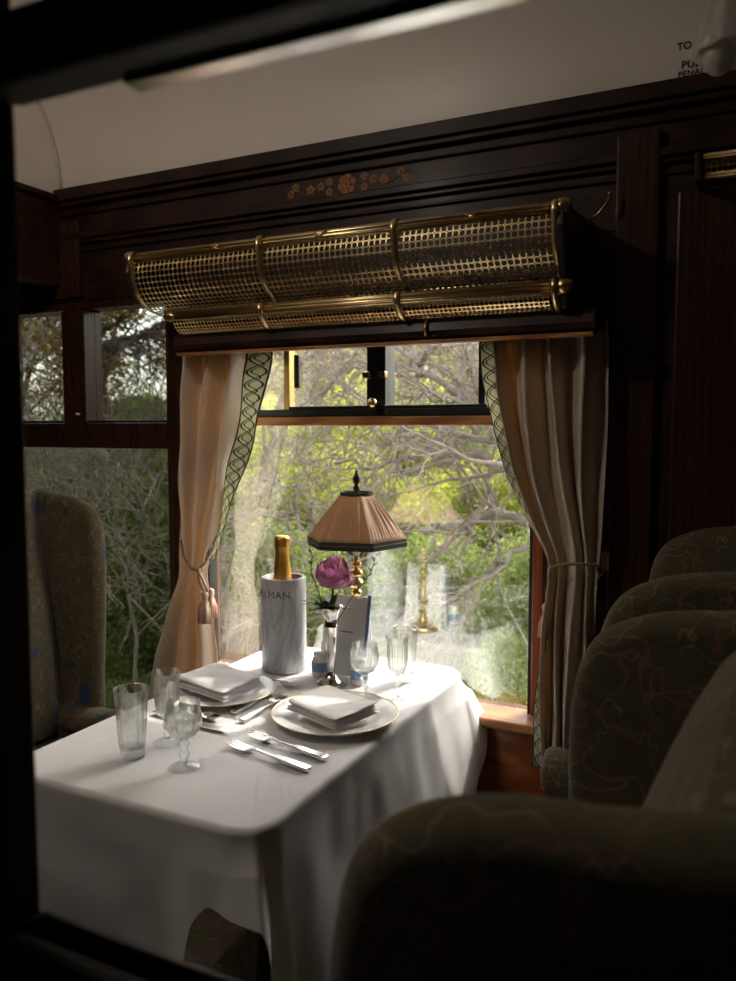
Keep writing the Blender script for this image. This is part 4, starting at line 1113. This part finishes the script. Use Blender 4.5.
def tree(label, x, y, d0, L, r0, seed, mat='bark', depth=4, crown=None, name='tree', group=None, **kw):
    z = hill_z(x, y) - .05; t = thing(name, label, 'tree', (x, y, z), group)
    tr, tw, tips = twig_tree(seed, (x, y, z), d0, L, r0, depth, **kw)
    tr.build('trunk', M[mat], t); tw.build('branches', M[mat], t)
    if crown:
        kind, pos, sc = crown
        for (dx, dy, dz), s_ in zip(pos, sc):
            o = bpy.data.objects.new('foliage', CLOUD[kind][rnd.randrange(2)]); COL.objects.link(o); o.parent = t
            o.location = (dx, dy, dz); o.scale = (s_, s_, s_ * .8); o.rotation_euler = (0, 0, rnd.uniform(0, 6.28))
    return t

g = Geo(); P = [[(x, y, max(hill_z(x, y) + .012, -.93)) for x in np.linspace(-8, 8, 80)] for y in np.linspace(1.98, 3.7, 18)]
g.grid(P); struct(g.build('ground_bounce_strip', M['bounce_ballast'])).name = 'ground_bounce_strip'  # unseen pale strip added to bounce sun in through the window
# bushes on the bank seen through the main window (x/y between -.8 and -.2)
GY, GG, GO = 'yellow-green bushes on the bank', 'green bushes on the bank', 'olive brown bushes up the bank'
LY, LG, LO = 'yellow-green bush on the bank outside the main window', 'mid green bush on the bank outside the main window', 'brownish olive bush high on the bank outside the main window'
for (x, y, rx, rz) in ((-4.3, 6.2, .95, .95), (-3.5, 6.6, .9, .75), (-4.9, 7.4, 1.1, 1.0), (-2.6, 6.8, .8, .6), (-1.7, 7.0, .85, .7), (-3.6, 8.0, 1.1, .9)): bush('y', LY, x, y, rx, rz, group=GY)
for (x, y, rx, rz) in ((-3.3, 5.2, .7, .7), (-2.2, 5.6, .7, .6), (-1.3, 5.3, .75, .75), (-.6, 5.0, .8, .9), (-4.0, 5.1, .6, .5), (-1.2, 4.3, .5, .55), (-.4, 6.4, 1.0, 1.0), (-2.4, 7.9, 1.0, .8)): bush('g', LG, x, y, rx, rz, group=GG)
for (x, y, rx, rz) in ((-6.6, 9.0, 1.5, 1.2), (-5.2, 9.4, 1.4, 1.1), (-3.9, 9.8, 1.5, 1.2), (-2.5, 9.6, 1.4, 1.1), (-1.2, 9.0, 1.5, 1.3), (-7.4, 11.6, 1.8, 1.6), (-5.6, 11.8, 1.9, 1.5), (-3.6, 12.2, 1.9, 1.6), (-1.6, 11.6, 1.9, 1.6), (.4, 10.4, 1.8, 1.6)): bush('o', LO, x, y, rx, rz, group=GO)
LH = 'hazy olive tree crown on top of the bank'
for (x, y, rx, rz) in ((-9.8, 15.0, 2.4, 1.9), (-7.2, 15.6, 2.4, 2.1), (-4.6, 16, 2.5, 2.0), (-2.0, 15.4, 2.4, 2.1), (.8, 14.6, 2.4, 2.2)): bush('o', LH, x, y, rx, rz, group='tree crowns on top of the bank')
# bare branching trees
tree('bare grey tree with its trunk at the right edge of the main window', -1.22, 4.75, (.02, .05, 1), 2.6, .10, 21, depth=5, up=.0, spread=.75, wander=.32)
def limb(seed, pts, r0, r1, g, tw, n=8):
    r = random.Random(seed); P = [Vector(p) for p in pts]; Q = []
    for i in range(len(P) - 1):
        for k in range(6):
            q = P[i].lerp(P[i + 1], k / 6); Q.append(q + Vector((r.gauss(0, .018), r.gauss(0, .03), r.gauss(0, .018))))
    Q.append(P[-1]); m = len(Q); rad = [lerp(r0, r1, i / (m - 1)) for i in range(m)]
    g.tube(Q, rad, 6)
    for k in range(n):
        i = r.randrange(3, m - 1); d = (Q[i + 1] - Q[i - 1]).normalized()
        nd = (d * .7 + Vector((r.gauss(0, .5), r.gauss(0, .5), r.gauss(-.1, .6)))).normalized()
        a, b, _ = twig_tree(seed * 31 + k, Q[i], nd, r.uniform(.35, .8), max(.006, rad[i] * .5), 3, spread=.6, wander=.4, up=-.02, minr=.0035)
        tw.v += []; tw.add(a.v, a.f); tw.add(b.v, b.f)
bt_ = thing('tree', 'gnarled leaning tree with long bare boughs crossing the main window', 'tree', (-1.05, 4.45, hill_z(-1.05, 4.45)))
g, tw = Geo(), Geo()
def OY(px, py, y=4.4): return on_y(px, py, y)
limb(1, [(-1.05, 4.45, hill_z(-1.05, 4.45) - .05), OY(552, 600, 4.45), OY(545, 540), OY(540, 470), OY(560, 400), OY(585, 330)], .085, .05, g, tw, 6)
for sd, pts, r0 in ((2, [OY(543, 520), OY(500, 512), OY(455, 522, 4.2), OY(415, 528, 4.2), OY(380, 545, 4.1)], .030),
                    (3, [OY(541, 490), OY(520, 465), OY(480, 455, 4.2), OY(430, 452, 4.2), OY(370, 470, 4.1), OY(330, 455, 4.1)], .032),
                    (4, [OY(541, 470), OY(505, 425), OY(470, 398, 4.3), OY(420, 372, 4.2), OY(395, 345, 4.2), OY(375, 310, 4.2)], .040),
                    (5, [OY(470, 398, 4.3), OY(440, 400, 4.1), OY(400, 395, 4.1)], .018),
                    (6, [OY(420, 372, 4.2), OY(430, 345, 4.2), OY(450, 320, 4.2)], .02),
                    (7, [OY(543, 540), OY(500, 560, 4.2), OY(470, 590, 4.2)], .02)):
    limb(sd, pts, r0, .008, g, tw, 9)
g.build('trunk', M['bark'], bt_); tw.build('branches', M['bark'], bt_)
bt2 = thing('tree', 'slender bare tree whose twigs arch across the left upper pane of the main window', 'tree', (-4.6, 6.4, hill_z(-4.6, 6.4)))
g, tw = Geo(), Geo()
limb(11, [(-4.6, 6.4, hill_z(-4.6, 6.4) - .05), OY(262, 520, 6.2), OY(270, 440, 6.0), OY(290, 370, 5.8), OY(330, 345, 5.6), OY(365, 350, 5.5)], .06, .012, g, tw, 10)
limb(12, [OY(275, 420, 6.0), OY(310, 400, 5.7), OY(345, 365, 5.5), OY(372, 362, 5.5)], .025, .008, g, tw, 8)
g.build('trunk', M['bark'], bt2); tw.build('branches', M['bark'], bt2)
bm_ = thing('bramble', 'tangle of pale dry stems beside the left jamb of the main window', 'bramble', (-2.9, 4.0, hill_z(-2.9, 4.0)))
g = Geo(); r = random.Random(9)
for k in range(46):
    px, py = r.uniform(215, 262), r.uniform(700, 620); y0 = r.uniform(3.7, 4.4); a = OY(px, py, y0); b = OY(px + r.uniform(-25, 40), py - r.uniform(40, 130), y0 + .2)
    mid = a.lerp(b, .5) + Vector((r.gauss(0, .06), r.gauss(0, .06), .06)); g.tube([a + Vector((0, 0, -.3)), a, mid, b], [.007, .006, .005, .002], 5)
g.build('stems', M['rock'], bm_)

sh = thing('bare_shrub', 'leafless twiggy shrub in front of the thicket outside the added side window', 'shrub', (-3.3, 3.6, hill_z(-3.3, 3.6)))
g, tw = Geo(), Geo()
def OZ(px, py, y=3.4): return on_y(px, py, y)
limb(41, [(-3.3, 3.6, hill_z(-3.3, 3.6) - .05), OZ(135, 600), OZ(120, 540), OZ(80, 500), OZ(40, 470)], .012, .004, g, tw, 12)
limb(42, [OZ(130, 580), OZ(150, 520), OZ(130, 480), OZ(95, 455)], .008, .003, g, tw, 10)
limb(43, [OZ(120, 540), OZ(90, 540), OZ(50, 520), OZ(20, 515)], .008, .003, g, tw, 8)
g.build('trunk', M['bark'], sh); tw.build('branches', M['bark'], sh)
# thicket behind the added side window, leaves coloured dark for a dim reflection (x/y between -1.25 and -.8)
LD = 'deep green bush outside the added side window at left'
for (x, y, rx, rz, l) in ((-4.1, 4.6, .85, 1.0, .75), (-4.9, 5.2, .9, 1.1, .75), (-5.9, 5.6, 1.0, 1.2, .75), (-4.4, 5.4, .8, 1.1, 1.0), (-6.8, 6.2, 1.2, 1.4, .8), (-3.5, 3.9, .4, .4, .6), (-7.6, 8.0, 1.4, 1.0, .7), (-9.0, 9.0, 1.6, 1.1, .7)): bush('d', LD, x, y, rx, rz, l, group='deep green bushes at left')
tree('autumn tree with ochre leaves seen in the left upper pane of the added side window', -5.9, 5.1, (.1, .1, 1), 2.4, .09, 5, 'bark2', 5, ('a', ((.1, 0, 2.7), (-.5, .2, 3.2), (.4, .3, 3.5)), (.95, .8, .7)))
def OS(px, py, y=5.4): return on_y(px, py, y)
b3 = OS(100, 470); fr = thing('tree', 'dark tree whose bough crosses the patch of sky in the added side window', 'tree', (b3.x, 5.4, hill_z(b3.x, 5.4)))
g, tw = Geo(), Geo()
limb(61, [(b3.x, 5.4, hill_z(b3.x, 5.4) - .05), OS(100, 470), OS(102, 420), OS(99, 370), OS(96, 320), OS(100, 270)], .085, .04, g, tw, 8)
limb(62, [OS(99, 372), OS(108, 347), OS(128, 342), OS(150, 332), OS(175, 318)], .05, .022, g, tw, 14)
limb(63, [OS(145, 335), OS(150, 365), OS(153, 380)], .016, .006, g, tw, 6)
limb(64, [OS(97, 330), OS(120, 315), OS(150, 300)], .025, .008, g, tw, 10)
limb(65, [OS(100, 400), OS(90, 370), OS(75, 350), OS(55, 345), OS(30, 330)], .03, .008, g, tw, 12)
g.build('trunk', M['bark2'], fr); tw.build('branches', M['bark2'], fr)
for (px, py, sc_) in ((122, 306, .34), (112, 366, .24), (168, 356, .22), (100, 320, .34)):
    o = bpy.data.objects.new('foliage', CLOUD['sparse'][rnd.randrange(2)]); COL.objects.link(o); o.parent = fr
    o.location = OS(px, py, 5.5) - Vector(fr.location); o.scale = (sc_, sc_, sc_ * .8)
for (px, y_) in ((172, 9.0), (160, 10.5), (145, 9.5), (128, 11.0), (110, 10.0)):
    p = on_y(px, 400, y_); bush('d', 'dark bush on the skyline seen through the added side window', p.x, y_, 1.0, max(.4, (on_y(px, 380, y_).z - hill_z(p.x, y_)) / 1.4), .6, group='bushes on the skyline at left')
g, tw = Geo(), Geo()
tree('added tall leafy tree, out of view, shading the thicket at left', -1.6, 10.4, (-.15, -.1, 1), 5.0, .2, 13, 'bark2', 3, ('g', ((-1.6, -.6, 7.4), (-.4, .2, 8.2), (-2.6, -.8, 8.4), (-1.2, -1.6, 8.8)), (1.5, 1.4, 1.5, 1.5)))  # crown set out of view to keep sun off the left thicket
r = random.Random(14)
rock0 = None
for k in range(26):
    px, py = r.uniform(45, 150), r.uniform(690, 755); p = on_z(px, py, -.8); x, y = p.x, p.y
    if rock0 is None:
        g = Geo(); n, m = 10, 7; rr = []
        for i in range(m + 1):
            a = PI * i / m; rr.append([(max(.02, math.sin(a)) * math.cos(2 * PI * j / n) * (1 + .25 * nz(i, j, 3)), max(.02, math.sin(a)) * math.sin(2 * PI * j / n) * (1 + .25 * nz(j, i, 1)), -math.cos(a) * .6 * (1 + .2 * nz(i * .7, j, 8))) for j in range(n)])
        g.rings(rr); rock0 = o = g.build('rock', M['rock'], None, (x, y, 0))
    else: o = rock0.copy(); COL.objects.link(o)
    s_ = r.uniform(.05, .12); o.location = (x, y, hill_z(x, y) + s_ * .25); o.scale = (s_ * r.uniform(.8, 1.4), s_, s_); o.rotation_euler = (0, 0, r.uniform(0, 6))
    tag(o, 'brown rock on the track bed outside the added side window', 'rock', 'rocks outside the added side window')

# ================================================================== LIGHT, SKY, CAMERA
wd = bpy.data.worlds.new('World'); SC.world = wd; wd.use_nodes = True
nt_ = wd.node_tree; nt_.nodes.clear()
sk = nt_.nodes.new('ShaderNodeTexSky'); sk.sky_type = 'NISHITA'; sk.sun_disc = False; sk.sun_elevation = R(47); sk.sun_rotation = R(24); sk.air_density = 1.0; sk.dust_density = 2.5
bg = nt_.nodes.new('ShaderNodeBackground'); bg.inputs[1].default_value = .85
ot = nt_.nodes.new('ShaderNodeOutputWorld'); hs = nt_.nodes.new('ShaderNodeHueSaturation'); hs.inputs['Saturation'].default_value = .38; wm = nt_.nodes.new('ShaderNodeMix'); wm.data_type = 'RGBA'; wm.blend_type = 'MULTIPLY'; wm.inputs[0].default_value = 1; wm.inputs[7].default_value = (1, .98, .92, 1)
nt_.links.new(sk.outputs[0], hs.inputs['Color']); nt_.links.new(hs.outputs[0], wm.inputs[6]); nt_.links.new(wm.outputs[2], bg.inputs[0]); nt_.links.new(bg.outputs[0], ot.inputs[0])
sl = bpy.data.lights.new('sun', 'SUN'); sl.energy = 1.8; sl.angle = R(.6); sl.color = (1, .93, .82)
so = bpy.data.objects.new('sun', sl); COL.objects.link(so)
tosun = Vector((.36, .93, 1.07)).normalized(); so.rotation_euler = tosun.to_track_quat('Z', 'Y').to_euler(); so.location = tosun * 30

# lamp added out of view to brighten the ceiling and the cloth
fill_lamp = thing('ceiling_lamp', 'added lit bell lamp, out of view on the ceiling above the near end of the table', 'lamp', (-1.25, .52, 2.455))
for ch in list(cl.children):
    if ch.name.startswith(('lamp_shade', 'ceiling_rose')):
        o = ch.copy(); COL.objects.link(o); o.parent = fill_lamp; o.location = (0, 0, 2.45 - lc.z - .17 if ch.name.startswith('lamp_shade') else 0)
g = Geo(); g.tube([(-1.25, .52, 2.44), (-1.25, .52, 2.38)], .007); g.build('rod', M['brass'], fill_lamp)
pl_ = bpy.data.lights.new('fill_light', 'POINT'); pl_.energy = 7.5; pl_.color = (1, .90, .78); pl_.shadow_soft_size = .06
po_ = bpy.data.objects.new('fill_light', pl_); COL.objects.link(po_); po_.location = (-1.25, .52, 2.29)
cd = bpy.data.cameras.new('camera'); cam = bpy.data.objects.new('camera', cd); COL.objects.link(cam)
cam.location = EYE; cam.rotation_euler = (PI / 2 - PITCH, 0, YAW)
cd.sensor_fit = 'VERTICAL'; cd.sensor_height = 36; cd.lens = 36 * FPX / 981; cd.clip_start = .02; cd.clip_end = 200
cd.dof.use_dof = True; cd.dof.focus_distance = 1.62; cd.dof.aperture_fstop = cd.lens / 1000 / .0062
SC.camera = cam
SC.view_settings.view_transform = 'Standard'; SC.view_settings.look = 'None'; SC.view_settings.gamma = 1; SC.view_settings.use_curve_mapping = False
SC.view_settings.exposure = 1.2
cy_ = SC.cycles
cy_.use_denoising = True; cy_.max_bounces = 14; cy_.diffuse_bounces = 5; cy_.glossy_bounces = 5; cy_.transmission_bounces = 10; cy_.transparent_max_bounces = 24
cy_.caustics_reflective = False; cy_.caustics_refractive = False; cy_.sample_clamp_indirect = 6
